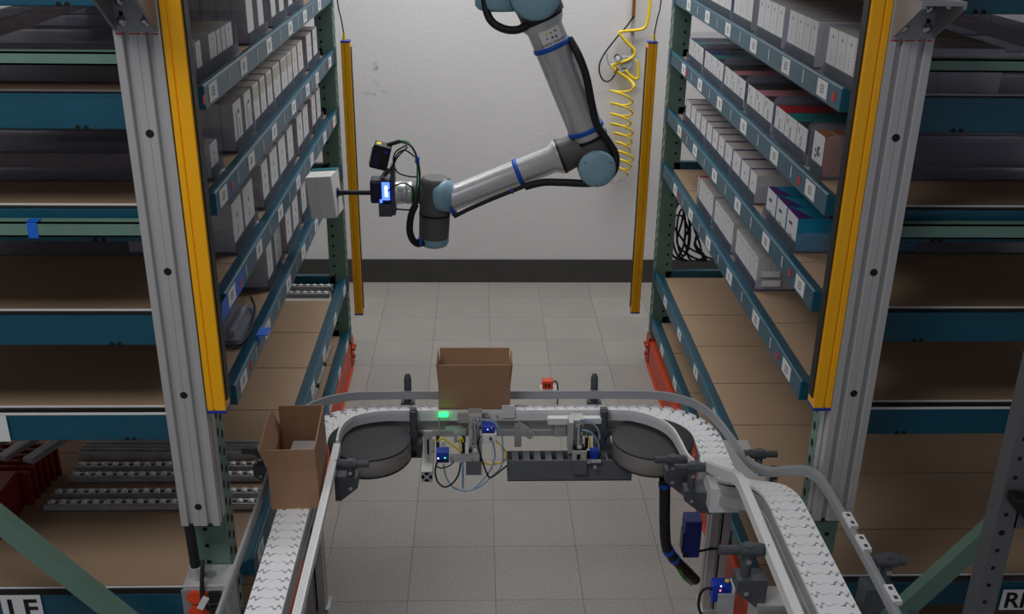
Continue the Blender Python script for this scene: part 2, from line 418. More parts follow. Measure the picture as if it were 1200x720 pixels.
    if s < 0: d0 = Vector((-.94, YN-.025, .475)); d1 = d0+Vector((-.78, 0, .92)).normalized()*.9
    else: d0 = Vector((1.155, YN-.025, .49)); d1 = d0+Vector((.61, 0, .82)).normalized()*.9
    d0 = d0-(d1-d0).normalized()*.34
    dd = (d1-d0).normalized(); nn = Vector((0, 1, 0)); uu = dd.cross(nn).normalized()
    if uu.z < 0: uu = -uu
    m = MB()
    fr = [(d0+(d1-d0)*t, uu, nn) for t in (0, 1)]
    m.sweep(fr, [(-.026, 0), (.026, 0), (.026, .034), (.022, .034), (.022, .004), (-.022, .004), (-.022, .034), (-.026, .034)])
    m.build('diagonal_brace', 'sage', rk)
# blue tape on the left brace
tp = MB().box((-1.020, YN+.0105, 1.547), (-.998, YN+.0118, 1.586)).box((-1.020, YN+.0105, 1.5845), (-.994, YN+.03, 1.587))
tag(tp.build('blue_piece', 'tapeblue'), 'blue tape strip wrapped on the left rack green brace', 'tape')
q = px_(302, 372, -.652)
tag(MB().box((-.648, q.y-.03, TZ[-1][4]+.005), (-.6535, q.y+.03, TZ[-1][4]+.041)).box((-.6535, q.y-.035, TZ[-1][4]+.0395), (-.62-.03*0, q.y+.02, TZ[-1][4]+.0415), rot=Matrix.Rotation(0, 3, 'Z')).build('blue_piece', 'tapeblue'), 'crumpled blue tape stuck on the fourth shelf beam of left rack', 'tape')
# ---------------------------------------------------------------- signs
def text_mesh(txt, size, name='letters'):
    cu = bpy.data.curves.new(name, 'FONT'); cu.body = txt; cu.size = size; cu.extrude = .0004; cu.offset = size*.02
    o = bpy.data.objects.new(name, cu); COL.objects.link(o)
    bpy.context.view_layer.update()
    me = bpy.data.meshes.new_from_object(o.evaluated_get(bpy.context.evaluated_depsgraph_get()))
    bpy.data.objects.remove(o); bpy.data.curves.remove(cu)
    return me
def sign(x0, x1, z0, z1, Y, txt, tx, tz, size, label):
    c = empty('paper_sign', ((x0+x1)/2, Y, z0), label, 'sign')
    MB().box((x0, Y-.001, z0), (x1, Y, z1)).build('board', 'label', c)
    if txt:
        me = text_mesh(txt, size); me.materials.append(MT['text'])
        o = link('lettering', me, c, world=False); o.location = (tx-(x0+x1)/2, -.0016, tz-z0); o.rotation_euler = (math.pi/2, 0, 0)
sign(-1.295, -1.187, .428, .511, 2.2445, 'LF', -1.282, .436, .088, 'white sign reading LF on the left rack lower end beam')
sign(-1.34, -1.178, .990, 1.064, 2.2445, 'E', -1.245, .998, .078, 'white sign cut by frame edge on left rack upper beam')
sign(1.462, 1.60, .430, .500, 2.2445, 'RF', 1.470, .439, .074, 'white sign reading RF on the right rack lower end beam')
# ---------------------------------------------------------------- aluminium posts, brackets, light curtains
def groove_section(x0, x1, y0, y1, slots=(.25, .75), sw=.0115, depth=.011):
    """closed outline (x,y) of an extrusion: slots on the front (y0) face and one on each side"""
    W = x1-x0; pts = [(x0, y0)]
    for f in slots:
        c = x0+W*f
        pts += [(c-sw/2-.002, y0), (c-sw/2, y0+.0025), (c-sw/2, y0+depth), (c+sw/2, y0+depth), (c+sw/2, y0+.0025), (c+sw/2+.002, y0)]
        if f == slots[0]: c2 = x0+W*.5; pts += [(c2-.0006, y0), (c2-.0006, y0+.0012), (c2+.0006, y0+.0012), (c2+.0006, y0)]
    ym = (y0+y1)/2
    pts += [(x1, y0), (x1, ym-sw/2), (x1-depth, ym-sw/2), (x1-depth, ym+sw/2), (x1, ym+sw/2), (x1, y1), (x0, y1), (x0, ym+sw/2), (x0+depth, ym+sw/2), (x0+depth, ym-sw/2), (x0, ym-sw/2)]
    return pts
for s, x0, x1, zb in ((-1, -.7415, -.6465, .815), (1, .8495, .9455, .818)):
    nm = SIDE[s]; xc = (x0+x1)/2; y0, y1 = 2.125, 2.1885
    c = empty('aluminium_post', (xc, 2.16, zb), 'tall grooved aluminium post bolted before the %s rack near upright' % nm, 'post', 'grooved aluminium posts')
    MB().prism([(x, y, zb) for x, y in groove_section(x0, x1, y0, y1)], (0, 0, 2.6-zb)).build('extrusion', 'alu', c)
    for k in range(6):
        MB().cyl((xc, y0+.0005, .872+.3115*k), (xc, y0-.0008, .872+.3115*k), .0088, n=14).build('hole_cap', 'hole', c)
    MB().box((x0+.002, y0+.001, zb-.003), (x1-.002, y1, zb-.0002)).build('end_cap', 'black', c)
    # bracket
    zt = 2.19 if s < 0 else 2.103; yb = y0-.009; yp = 1.90 if s < 0 else 2.0; z0 = 2.016
    b = empty('corner_bracket', (xc, y0, z0), 'grey gusset bracket with dome bolts at top of the %s aluminium post' % nm, 'bracket', 'gusset brackets')
    MB().box((x0+.004, yb, z0), (x1-.004, y0-.0005, zt)).build('back_plate', 'steelgrey', b)
    MB().box((x0+.004, yp, zt-.008), (x1-.004, yb, zt)).build('top_plate', 'steelgrey', b)
    for xa in (x0+.004, x1-.010):
        MB().prism([(xa, yb, z0+.004), (xa, yb, zt-.008), (xa, yp, zt-.008), (xa, yp, zt-.014)], (.006, 0, 0)).build('rib', 'steelgrey', b)
    for f in (.25, .75):
        for dz in (.022, .062, .102):
            if z0+dz+.02 > zt: continue
            xx = x0+(x1-x0)*f
            bo = MB().lathe((xx, yb, z0+dz), (0, -1, 0), [(0, .0105), (.002, .0105), (.0025, .0078), (.007, .0068), (.0095, .003), (.0098, 0)], 14).build('dome_bolt', 'bolt', b)
            MB().box((xx-.004, yb-.0006, z0+dz+.009), (xx+.004, yb+.001, z0+dz+.019)).build('slot_hole', 'hole', b)
        MB().lathe((x0+(x1-x0)*f, yp+.03, zt-.008), (0, 0, -1), [(0, .0105), (.002, .0105), (.0025, .0078), (.007, .0068), (.0095, .003), (.0098, 0)], 14).build('dome_bolt', 'bolt', b)
    for k, (a, e) in enumerate(((.03, .22), (.34, .58), (.62, .72), (.83, .95))):
        MB().box((x0+(x1-x0)*a, y0-.0004, z0-.006), (x0+(x1-x0)*e, y0+.0006, z0-.003)).build('red_mark', 'redsticker', b)
def curtain(x0, x1, y0, y1, z0, z1, wside, label, cable=None):
    """yellow safety light curtain: channel with a groove, blue end caps, dark window on side wside (+1 = +x)"""
    c = empty('light_curtain', ((x0+x1)/2, (y0+y1)/2, z0), label, 'light curtain', 'yellow light curtains')
    W = x1-x0; g = x0+W*(.36 if wside > 0 else .64)
    o = [(x0, y0), (g-.0022, y0), (g-.0012, y0+.004), (g+.0012, y0+.004), (g+.0022, y0), (x1, y0), (x1, y1), (x0, y1)]
    MB().prism([(x, y, z0+.008) for x, y in o], (0, 0, z1-z0-.016)).build('housing', 'yellow', c, bevel=.002)
    xe = x1 if wside > 0 else x0
    MB().box((xe, y0+.012, z0+.03), (xe+wside*.0035, y1-.004, z1-.03)).build('window', 'black', c)
    for za, zb in ((z0, z0+.008), (z1-.008, z1)):
        MB().box((x0-.001, y0-.001, za), (x1+.001, y1, zb)).build('end_cap', 'bluecap', c, bevel=.002)
    if cable:
        MB().cyl(((x0+x1)/2-wside*.006, (y0+y1)/2, z1), ((x0+x1)/2-wside*.006, (y0+y1)/2, z1+.028), .007, n=10).build('plug', 'hoseyellow', c)
        MB().tube(smoothpts([((x0+x1)/2-wside*.006, (y0+y1)/2, z1+.028), ((x0+x1)/2-wside*.014, (y0+y1)/2, z1+.09), ((x0+x1)/2-wside*.03, (y0+y1)/2+.01, z1+.2), ((x0+x1)/2-wside*.032, (y0+y1)/2+.01, z1+.6)]), .003).build('cable', 'rubber', c)
curtain(-.6440, -.6010, 2.128, 2.175, 1.132, 2.55, 1, 'yellow light curtain bar beside the left aluminium post')
curtain(.8060, .8485, 2.128, 2.175, 1.134, 2.55, -1, 'yellow light curtain bar beside the right aluminium post')
curtain(-.631, -.589, 4.715, 4.76, .255, 1.615, 1, 'yellow light curtain bar at the far end of left rack', True)
curtain(.773, .818, 4.72, 4.765, .262, 1.622, -1, 'yellow light curtain bar at the far end of right rack', True)
# ---------------------------------------------------------------- trays and product boxes on the shelves
_bx = {}
def box_mesh(w_, h_, d_, kind):
    key = (round(w_, 3), h_, d_, kind)
    if key in _bx: return _bx[key]
    m = MB(); hw = w_/2
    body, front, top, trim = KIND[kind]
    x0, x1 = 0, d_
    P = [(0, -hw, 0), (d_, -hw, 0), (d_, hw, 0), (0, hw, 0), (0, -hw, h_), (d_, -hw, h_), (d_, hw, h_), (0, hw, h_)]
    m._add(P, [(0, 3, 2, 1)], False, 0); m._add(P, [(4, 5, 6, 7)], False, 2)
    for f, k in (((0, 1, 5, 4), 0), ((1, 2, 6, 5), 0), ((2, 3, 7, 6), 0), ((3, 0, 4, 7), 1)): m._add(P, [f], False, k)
    e = -.0004
    def mark(ya, yb, za, zb, mi=3): m.quad((e, hw*ya, h_*za), (e, hw*yb, h_*za), (e, hw*yb, h_*zb), (e, hw*ya, h_*zb), mi)
    if kind in ('slim', 'blue'):
        mark(-.06, .14, .80, .87)
        for z in (.35, .42, .49, .56): mark(-.1, .15, z, z+.012)
    elif kind in ('phone_teal', 'phone_navy', 'phone_dark', 'phone_pink', 'phone_red'):
        for i in range(10):                               # thin oval outline
            a0, a1 = 2*math.pi*i/10, 2*math.pi*(i+1)/10
            f = lambda a, k: (e, hw*.16*k*math.cos(a)+hw*.05, h_*.5+h_*.17*k*math.sin(a))
            m.quad(f(a0, 1), f(a1, 1), f(a1, .72), f(a0, .72), 3)
        mark(.5, .62, .72, .9)
    elif kind == 'brown':
        for a, b in ((-.05, .45), (.3, .5), (.25, .35), (-.3, .6), (-.45, .45)): mark(a, a+.22, b, b+.09)
        mark(-.15, .12, .42, .66)
    elif kind in ('acc', 'acc_orange', 'acc_tan', 'acc_teal'):
        mark(-.08, .1, .62, .72); mark(.02, .1, .3, .48)
        if kind == 'acc_tan': m.quad((e, -hw, h_*.66), (e, hw, h_*.66), (e, hw, h_*.93), (e, -hw, h_*.93), 4)
        if kind in ('acc_orange', 'acc_teal'): m.quad((e, hw*.80, 0), (e, hw, 0), (e, hw, h_), (e, hw*.80, h_), 4)
    elif kind == 'pen':
        mark(.2, .36, .15, .78); mark(-.45, -.05, .72, .80); mark(-.4, -.3, .25, .6)
    elif kind == 'purple':
        mark(-.05, .08, .55, .66)
        m.quad((e, hw*.88, 0), (e, hw, 0), (e, hw, h_), (e, hw*.88, h_), 4)
        m.quad((0, hw*.70, h_+.0004), (d_, hw*.70, h_+.0004), (d_, hw, h_+.0004), (0, hw, h_+.0004), 4)
    elif kind == 'tealbox':
        mark(-.1, .5, .62, .72); mark(-.3, .3, .3, .34)
        m.quad((0, -hw, h_+.0004), (d_*.55, -hw, h_+.0004), (d_*.2, hw, h_+.0004), (0, hw, h_+.0004), 4)
    me = m.mesh('product_box', [body, front, top, 'ink', trim]); _bx[key] = me; return me
KIND = {  # body, front, top, trim
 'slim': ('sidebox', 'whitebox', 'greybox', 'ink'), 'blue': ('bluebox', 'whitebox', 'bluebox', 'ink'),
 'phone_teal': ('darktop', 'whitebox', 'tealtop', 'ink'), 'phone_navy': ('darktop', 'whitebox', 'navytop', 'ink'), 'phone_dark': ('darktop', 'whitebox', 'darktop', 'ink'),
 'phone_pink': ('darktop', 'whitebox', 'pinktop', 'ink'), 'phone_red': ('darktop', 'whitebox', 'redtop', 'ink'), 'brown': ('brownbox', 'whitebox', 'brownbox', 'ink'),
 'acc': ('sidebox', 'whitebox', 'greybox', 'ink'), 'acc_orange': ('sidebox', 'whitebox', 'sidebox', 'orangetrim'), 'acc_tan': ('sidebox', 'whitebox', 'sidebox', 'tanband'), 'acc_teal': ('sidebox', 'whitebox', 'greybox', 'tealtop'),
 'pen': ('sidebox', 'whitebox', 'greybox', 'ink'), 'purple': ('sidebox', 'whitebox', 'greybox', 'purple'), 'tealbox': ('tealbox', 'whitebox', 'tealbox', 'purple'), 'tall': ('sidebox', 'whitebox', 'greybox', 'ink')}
DESC = {'slim': 'slim white box', 'blue': 'blue sided white box', 'phone_teal': 'teal topped white box', 'phone_navy': 'navy topped white box', 'phone_dark': 'black topped white box', 'phone_pink': 'pink topped white box', 'phone_red': 'red topped white box', 'brown': 'brown box', 'acc': 'plain white box', 'acc_orange': 'orange edged white box', 'acc_tan': 'tan banded white box', 'acc_teal': 'teal edged white box', 'pen': 'stripe printed white box', 'purple': 'purple edged white box', 'tealbox': 'teal blue box', 'tall': 'tall white box'}
TN = {1: 'top', 2: 'second', 3: 'third', 4: 'fourth'}
_tr = {}
TRAYS = {}
def tray(s, tier, ya, yb, hw, length=.80, n=''):
    """clear lane tray: base, two side walls, front lip"""
    X0 = XA[s]; zc = TZ[s][tier]+.0045; W = yb-ya
    c = empty('acrylic_tray', (X0+s*.052, (ya+yb)/2, zc), 'clear acrylic tray, %s from near post on %s shelf of %s rack' % (n, TN[tier], SIDE[s]), 'tray', 'clear acrylic lane trays', 0 if s > 0 else math.pi)
    key = (round(W, 3), hw, length)
    if key not in _tr:
        a = MB().box((0, -W/2, 0), (length, W/2, .003)).mesh('base', 'acryl')
        r = .02; pf = [(0, 0), (0, hw-r), (r*.3, hw-r*.3), (r, hw), (length, hw), (length, 0)]
        b = MB().prism([(x, 0, z+.003) for x, z in pf], (0, .003, 0)).mesh('side_wall', 'acryl')
        f = MB().box((-.004, -W/2, 0), (-.001, W/2, .036)).mesh('front_lip', 'acryl')
        _tr[key] = (a, b, f)
    a, b, f = _tr[key]; TRAYS[(s, tier, n)] = c
    link('base', a, c, world=False); link('front_lip', f, c, world=False)
    for yy in (-W/2, W/2-.003):
        o = link('side_wall', b, c, world=False); o.location = (0, yy, 0)
def ordn(i): return ORD[i] if i < len(ORD) else 'far'
def shelf(s, tier, rows, h_, dflt_d, groups, queue=2, tray_h=.075):
    """rows: list of (Ynear, Yfar, kind[, h, depth, queue]); groups: tray spans"""
    X0 = XA[s]; zb = TZ[s][tier]+.0085; rows = sorted(rows, key=lambda r: r[0])
    for i, r in enumerate(rows):
        ya, yb, kind = r[:3]; hh = r[3] if len(r) > 3 else h_; d = r[4] if len(r) > 4 else dflt_d; nq = r[5] if len(r) > 5 else queue
        for k in range(nq):
            me = box_mesh(yb-ya-.004, hh, d, kind)
            o = link('product_box', me, None); o.location = (X0+s*(.056+k*(d+.0015)), (ya+yb)/2, zb); o.rotation_euler = (0, 0, 0 if s > 0 else math.pi)
            if k == 0: lb = '%s in front, %s from near post, %s rack %s shelf' % (DESC[kind], ordn(i), SIDE[s], TN[tier])
            else: lb = '%s, %s in queue %s from near post, %s rack %s shelf' % (DESC[kind], ORD[k], ordn(i), SIDE[s], TN[tier])
            tag(o, lb, 'box', 'product boxes on the %s shelf of the %s rack' % (TN[tier], SIDE[s]))
    for i, (ya, yb) in enumerate(sorted(groups)):
        tray(s, tier, ya, yb, tray_h, n=ordn(i))
def seq(ys, kinds):
    ys = sorted(ys); 
    if isinstance(kinds, str): kinds = [kinds]*(len(ys)-1)
    return [(a, b, k) for a, b, k in zip(ys, ys[1:], kinds)]
g = lambda *t: [(min(t)-.008, max(t)+.008)]
# right rack
r1 = [[4.45, 4.3, 4.18, 4.05, 3.94, 3.84], [3.80, 3.70, 3.61, 3.53], [3.456, 3.38, 3.307, 3.228, 3.153], [3.102, 3.021, 2.947, 2.883, 2.824], [2.73, 2.654, 2.585, 2.518, 2.44, 2.37]]
rows = seq(r1[0], ['blue', 'slim', 'slim', 'blue', 'slim']); gr = [(min(a)-.012, max(a)+.012) for a in r1]
for a in r1[1:]: rows += seq(a, 'slim')
shelf(1, 1, rows, .122, .15, gr, 2, .125)
r2 = [[4.55, 4.45, 4.35, 4.24], [4.213, 4.094, 3.988, 3.863], [3.847, 3.738, 3.643, 3.521], [3.488, 3.377, 3.27, 3.157], [3.133, 3.02, 2.901, 2.797]]
kk = [['phone_dark', 'phone_teal', 'phone_navy'], ['phone_dark', 'phone_teal', 'phone_navy'], ['phone_dark', 'phone_pink', 'phone_dark'], ['phone_dark', 'phone_pink', 'phone_dark'], ['phone_dark', 'phone_teal', 'phone_red']]
rows = []
for a, k in zip(r2, kk): rows += seq(a, k)
rows.append((2.648, 2.743, 'brown', .108, .038, 6))
shelf(1, 2, rows, .094, .16, [(min(a)-.007, max(a)+.007) for a in r2]+[(2.628, 2.763)], 2, .12)
r3 = [4.518, 4.40, 4.29, 4.185, 4.07, 3.96, 3.85, 3.737, 3.61, 3.48, 3.353, 3.25]
rows = [(a+.004, b-.004, k) for a, b, k in seq(r3, 'purple')]+[(a, b, 'tealbox', .098, .09, 4) for a, b in ((2.783, 2.89), (2.897, 3.004), (3.011, 3.118))]
shelf(1, 3, rows, .095, .19, [(3.246, 3.608), (3.612, 4.068), (4.072, 4.53), (2.77, 3.13)], 1, .06)
r4 = [[4.10, 4.04, 3.97, 3.90, 3.83], [3.797, 3.73, 3.66, 3.60, 3.53, 3.488], [3.434, 3.38, 3.33, 3.28, 3.23, 3.18, 3.132]]
rows = [(4.105, 4.135, 'phone_red', .11, .15, 1)]
for a in r4: rows += [(x, y, k, .112, .045, 4) for x, y, k in seq(a, 'slim')]
shelf(1, 4, rows, .112, .12, [(min(a)-.010, max(a)+.010) for a in r4], 2, .06)
tc = TRAYS[(1, 4, 'first')]
for (y0, y1) in ((318, 325), (329, 336)):
    a_ = py(893, y0, 3.1205); b_ = py(914, y1, 3.1205)
    MB().box((a_.x, 3.1203, b_.z), (b_.x, 3.1215, a_.z)).build('sticker', 'white', tc)
# left rack
rows = [(2.587, 2.639, 'slim', .092, .12, 1), (2.72, 2.80, 'slim', .092, .12, 1), (2.805, 2.852, 'slim', .092, .12, 1), (2.858, 2.904, 'slim', .092, .12, 1), (2.908, 2.988, 'slim', .092, .12, 1)]
for a, b in ((3.19, 3.283), (3.354, 3.44), (3.568, 3.652), (3.718, 3.81), (3.90, 3.99), (4.08, 4.17)): rows.append((a, b, 'tall', .205, .045, 6))
shelf(-1, 1, rows, .1, .1, [(2.56, 3.02), (3.17, 3.47), (3.55, 3.83), (3.88, 4.20)], 2, .10)
rows = [(2.906, 3.012, 'pen', .135, .036, 6), (3.053, 3.148, 'pen', .135, .09, 2)]
rows += [(a, b, k, .135, .11, 2) for a, b, k in ((3.18, 3.269, 'acc_tan'), (3.292, 3.375, 'acc_tan'), (3.399, 3.489, 'acc_tan'), (3.514, 3.64, 'acc_tan'), (3.663, 3.78, 'acc_tan'), (3.79, 3.881, 'acc_tan'), (3.889, 4.0, 'acc_orange'), (4.012, 4.139, 'acc_orange'), (4.241, 4.365, 'acc'), (4.412, 4.524, 'acc'))]
rows.append((2.62, 2.70, 'acc', .088, .05, 1))
shelf(-1, 2, rows, .135, .1, [(2.60, 2.73), (2.89, 3.16), (3.168, 3.50), (3.505, 3.8825), (3.885, 4.15), (4.225, 4.54)], 2, .07)
rows = [(2.78, 2.905, 'acc', .142, .075, 4), (2.929, 3.066, 'acc', .142, .075, 2)]+[(a, b, k, .142, .11, 2) for a, b, k in ((3.207, 3.306, 'acc'), (3.349, 3.475, 'acc'), (3.509, 3.638, 'acc'), (3.681, 3.797, 'acc'), (3.894, 4.018, 'acc'), (4.04, 4.165, 'acc'), (4.256, 4.367, 'acc_orange'), (4.403, 4.511, 'acc'))]
shelf(-1, 3, rows, .142, .1, [(2.765, 3.08), (3.19, 3.49), (3.495, 3.81), (3.88, 4.18), (4.24, 4.53)], 2, .07)
rows = [(a, b, k, .135, .11, 2) for a, b, k in ((3.164, 3.267, 'acc_teal'), (3.302, 3.426, 'acc_teal'), (3.52, 3.64, 'acc_orange'), (3.677, 3.797, 'acc'), (3.868, 3.99, 'acc_teal'), (4.038, 4.148, 'acc'))]
shelf(-1, 4, rows, .135, .1, [(3.14, 3.44), (3.505, 3.81), (3.855, 4.16)], 2, .07)
# ---------------------------------------------------------------- conveyor
BZ = .74
CL, CR = Vector((-.332, 2.674)), Vector((.530, 2.674)); RB = .168
def ss(t): t = max(0, min(1, t)); return t*t*(3-2*t)
def path_raw():
    P = []
    n = 60
    for i in range(n): P.append((-.50, 1.20+(2.674-1.20)*i/n, BZ))
    for i in range(24): a = math.pi-(math.pi/2)*i/24; P.append((CL.x+RB*math.cos(a), CL.y+RB*math.sin(a), BZ))
    for i in range(40): P.append((CL.x+(CR.x-CL.x)*i/40, CL.y+RB, BZ))
    for i in range(24): a = math.pi/2*(1-i/24); P.append((CR.x+RB*math.cos(a), CR.y+RB*math.sin(a), BZ))
    n = 90
    for i in range(n+1):
        Y = 2.674-(2.674-1.15)*i/n; t = ss((2.53-Y)/.55)
        P.append((.698+.026*t, Y, BZ+.222*t))
    return [Vector(p) for p in P]
PR = path_raw(); LEN = [0]
for a, b in zip(PR, PR[1:]): LEN.append(LEN[-1]+(b-a).length)
def path_at(sv):
    import bisect
    i = max(0, min(len(PR)-2, bisect.bisect(LEN, sv)-1)); t = (sv-LEN[i])/(LEN[i+1]-LEN[i])
    p = PR[i].lerp(PR[i+1], t); d = (PR[min(i+2, len(PR)-1)]-PR[max(i-1, 0)]).normalized()
    r = Vector((d.y, -d.x, 0)).normalized(); u = r.cross(d).normalized()
    return p, d, r, u
cv = empty('chain_conveyor', (.1, 2.7, 0), 'white plastic chain conveyor bending in a U with grey guide rails', 'conveyor')
# chain links
PITCH = .0335; W2 = .0425
def link_mesh():
    # leading edge tooth outline (x across, y along)
    tooth = [(-1, 0), (-.86, 0), (-.84, .20), (-.70, .24), (-.66, -.12), (-.50, -.12), (-.42, .12), (-.22, .14), (-.14, -.02), (.14, -.02), (.22, .14), (.42, .12), (.50, -.12), (.66, -.12), (.70, .24), (.84, .20), (.86, 0), (1, 0)]
    gp = lambda x: .0042 if .6 < abs(x) < .88 else (.0028 if .4 < abs(x) < .88 else .0009)
    lead = [(x*W2, PITCH*(.5+y*.9)-gp(x)) for x, y in tooth]; trail = [(x*W2, PITCH*(-.5+y*.9)+gp(x)) for x, y in tooth]
    poly = lead+trail[::-1]
    return MB().prism([(x, y, -.007) for x, y in poly], (0, 0, .007)).mesh('chain_link', 'belt')
lm = link_mesh()
sv = .02; 
while sv < LEN[-1]-.02:
    p, d, r, u = path_at(sv)
    o = link('chain_link', lm, cv, world=False)
    m4 = Matrix(((r.x, d.x, u.x, p.x), (r.y, d.y, u.y, p.y), (r.z, d.z, u.z, p.z), (0, 0, 0, 1)))
    o.matrix_parent_inverse = wm(cv).inverted(); o.matrix_basis = m4
    sv += PITCH
def frames(s0, s1, n=60):
    out = []
    for i in range(n+1):
        p, d, r, u = path_at(s0+(s1-s0)*i/n); out.append((p, r, u))
    return out
# dark running surface right under the links, then the beams
MB().sweep(frames(.0, LEN[-1], 240), [(-.036, -.011), (.036, -.011), (.036, -.0085), (-.036, -.0085)]).build('slide_strip', 'beltgap', cv)
i1, i2, i3 = LEN[60], LEN[84], LEN[124]; i4 = LEN[148]
prof_b = [(-.0405, -.012), (-.0405, -.034), (-.0375, -.036), (-.0375, -.046), (-.0405, -.048), (-.0405, -.068), (.0405, -.068), (.0405, -.048), (.0375, -.046), (.0375, -.036), (.0405, -.034), (.0405, -.012)]
for a, b in ((0, i1-.02), (i2+.01, i3-.01), (i4+.03, LEN[-1])):
    MB().sweep(frames(a, b, 70), prof_b).build('beam', 'alu', cv)
# wheel discs
for c_, nm in ((CL, 'l'), (CR, 'r')):
    dsc = MB().lathe((c_.x, c_.y, .676), (0, 0, 1), [(0, .119), (.004, .1235), (.058, .1235)], 48).build('wheel', 'discside', cv)
    MB().lathe((c_.x, c_.y, .7345), (0, 0, 1), [(0, .1235), (.0, .1245), (.004, .1245), (.005, .122), (.0052, .06), (.0056, .0)], 48).build('wheel_cover', 'disctop', dsc)
    MB().lathe((c_.x, c_.y, .672), (0, 0, 1), [(0, .12), (.006, .125), (.0065, .12)], 48).build('rim', 'black', dsc)
    MB().box((c_.x-.03, c_.y, .63), (c_.x+.03, c_.y+.10, .672)).build('wheel_mount', 'brkt', dsc)
# guide rails
def rail(pts, name, matk, hgt=.028, th=.012, k=8, groove=False):
    P = smoothpts(pts, k); fr = []
    for i, p in enumerate(P):
        d = (P[min(i+1, len(P)-1)]-P[max(i-1, 0)]); dh = Vector((d.x, d.y, 0)).normalized(); r = Vector((dh.y, -dh.x, 0)); fr.append((p, r, r.cross(d.normalized()).normalized()))
    a, b = th/2, hgt/2
    if groove: pf = [(-a, -b), (a, -b), (a, b), (a*.45, b), (a*.45, b-.002), (a*.15, b-.002), (a*.15, b), (-a*.15, b), (-a*.15, b-.002), (-a*.45, b-.002), (-a*.45, b), (-a, b)]
    else: pf = [(-a, -b), (a, -b), (a, b*.4), (a*.6, b), (-a*.6, b), (-a, b*.4)]
    return MB().sweep(fr, pf).build(name, matk, cv)
zr = .769
outer = [(-.592, 1.2, zr), (-.590, 1.8, zr), (-.588, 2.3, zr), (-.587, 2.60, zr), (-.575, 2.74, zr), (-.525, 2.83, zr), (-.44, 2.885, zr), (-.33, 2.899, zr), (-.1, 2.9, zr), (.2, 2.9, zr), (.45, 2.9, zr), (.58, 2.893, zr), (.665, 2.855, zr), (.715, 2.79, zr), (.742, 2.70, zr), (.758, 2.60, zr), (.774, 2.52, .763), (.787, 2.46, .770), (.797, 2.36, .815), (.805, 2.25, .888), (.811, 2.14, .958), (.816, 2.05, .993), (.817, 1.95, 1.0), (.817, 1.75, 1.0), (.812, 1.5, 1.0), (.808, 1.15, 1.0)]
rail(outer, 'outer_rail', 'railgrey', .027)
innerA = [(-.408, 1.2, zr), (-.412, 1.8, zr), (-.414, 2.3, zr), (-.4165, 2.58, zr)]
rail(innerA, 'inner_rail', 'raillight', .024, .020, groove=True)
innerB = [(-.4175, 2.585, zr), (-.419, 2.66, zr-.004), (-.405, 2.715, zr-.006), (-.374, 2.755, zr-.008), (-.30, 2.779, zr-.008), (-.2, 2.781, zr-.008), (.1, 2.781, zr-.008), (.42, 2.781, zr-.008), (.50, 2.762, zr-.006), (.555, 2.715, zr-.004), (.583, 2.655, zr), (.594, 2.58, zr), (.600, 2.51, zr), (.612, 2.468, zr)]
rail(innerB, 'inner_rail', 'raillight', .036, .010)
innerC = [(.648, 2.455, .778), (.642, 2.36, .826), (.636, 2.25, .885), (.630, 2.14, .943), (.624, 2.05, .988), (.620, 1.95, 1.0), (.618, 1.75, 1.0), (.616, 1.5, 1.0), (.614, 1.15, 1.0)]
rail(innerC, 'inner_rail', 'raillight', .026, .020, groove=True)
# rail brackets
def bracket(p, n, h, base=True, rod=.085, side=1):
    """p: rail point, n: horizontal direction from the rail outwards, h: drop to the foot"""
    p = Vector(p); n = Vector(n).normalized(); c = p+n*.045
    b = MB().cyl(p+n*.004, p+n*(.012+rod), .0105, n=14).build('rail_bracket', 'brkt', cv)
    MB().cyl(p+n*.016, p+n*.062, .0145, n=14).build('clamp', 'brkt', b)
    MB().cyl(p+n*.001, p+n*.012, .013, n=8).build('clip', 'brkt', b)
    MB().cyl(c+Vector((0, 0, .014)), c-Vector((0, 0, h)), .0115, n=12).build('upright_rod', 'brkt', b)
    t = n.cross(Vector((0, 0, 1)))
    MB().cyl(c-Vector((0, 0, .022))-Vector((0, .0125, 0)), c-Vector((0, 0, .022))-Vector((0, .016, 0)), .006, n=8).build('screw', 'bolt', b)
    if base:
        q0 = c-Vector((0, 0, h))
        poly = [q0+n*.02+Vector((0, 0, .02)), q0+n*.02-Vector((0, 0, .012)), q0-n*.03-Vector((0, 0, .055)), q0-n*.045-Vector((0, 0, .055)), q0-n*.045+Vector((0, 0, .02))]
        MB().prism([v-t*.022 for v in poly], t*.044).build('foot', 'brkt', b)
        MB().cyl(q0-Vector((0, .0225, .012)), q0-Vector((0, .026, .012)), .006, n=8).build('screw', 'bolt', b)
for X in (-.232, .374):                                   # far rail
    b = MB().cyl((X, 2.91, .742), (X, 2.925, .815), .012, n=12).build('rail_bracket', 'brkt', cv)
    MB().cyl((X, 2.925, .815), (X, 2.929, .83), .0125, .007, n=12).build('knob', 'brkt', b)
    MB().box((X-.022, 2.885, .700), (X+.022, 2.925, .742)).build('foot', 'brkt', b)
for X in (-.205, .388):                                   # near rail, centre
    b = MB().box((X-.011, 2.758, .745), (X+.011, 2.776, .792)).build('rail_bracket', 'brkt', cv)
    MB().cyl((X, 2.755, .79), (X, 2.742, .655), .0115, n=12).build('upright_rod', 'brkt', b)
    MB().cyl((X, 2.776, .72), (X, 2.735, .72), .013, n=12).build('clamp', 'brkt', b)
    MB().box((X-.025, 2.725, .640), (X+.025, 2.80, .685)).build('foot', 'brkt', b)
    MB().cyl((X, 2.7245, .655), (X, 2.722, .655), .010, n=10).build('foot_hole', 'hole', b)
bracket((-.412, 2.485, zr), (1, 0, 0), .055)
bracket((.603, 2.50, zr), (-1, 0, 0), .05)
bracket((.645, 2.425, .790), (-1, 0, 0), .085)
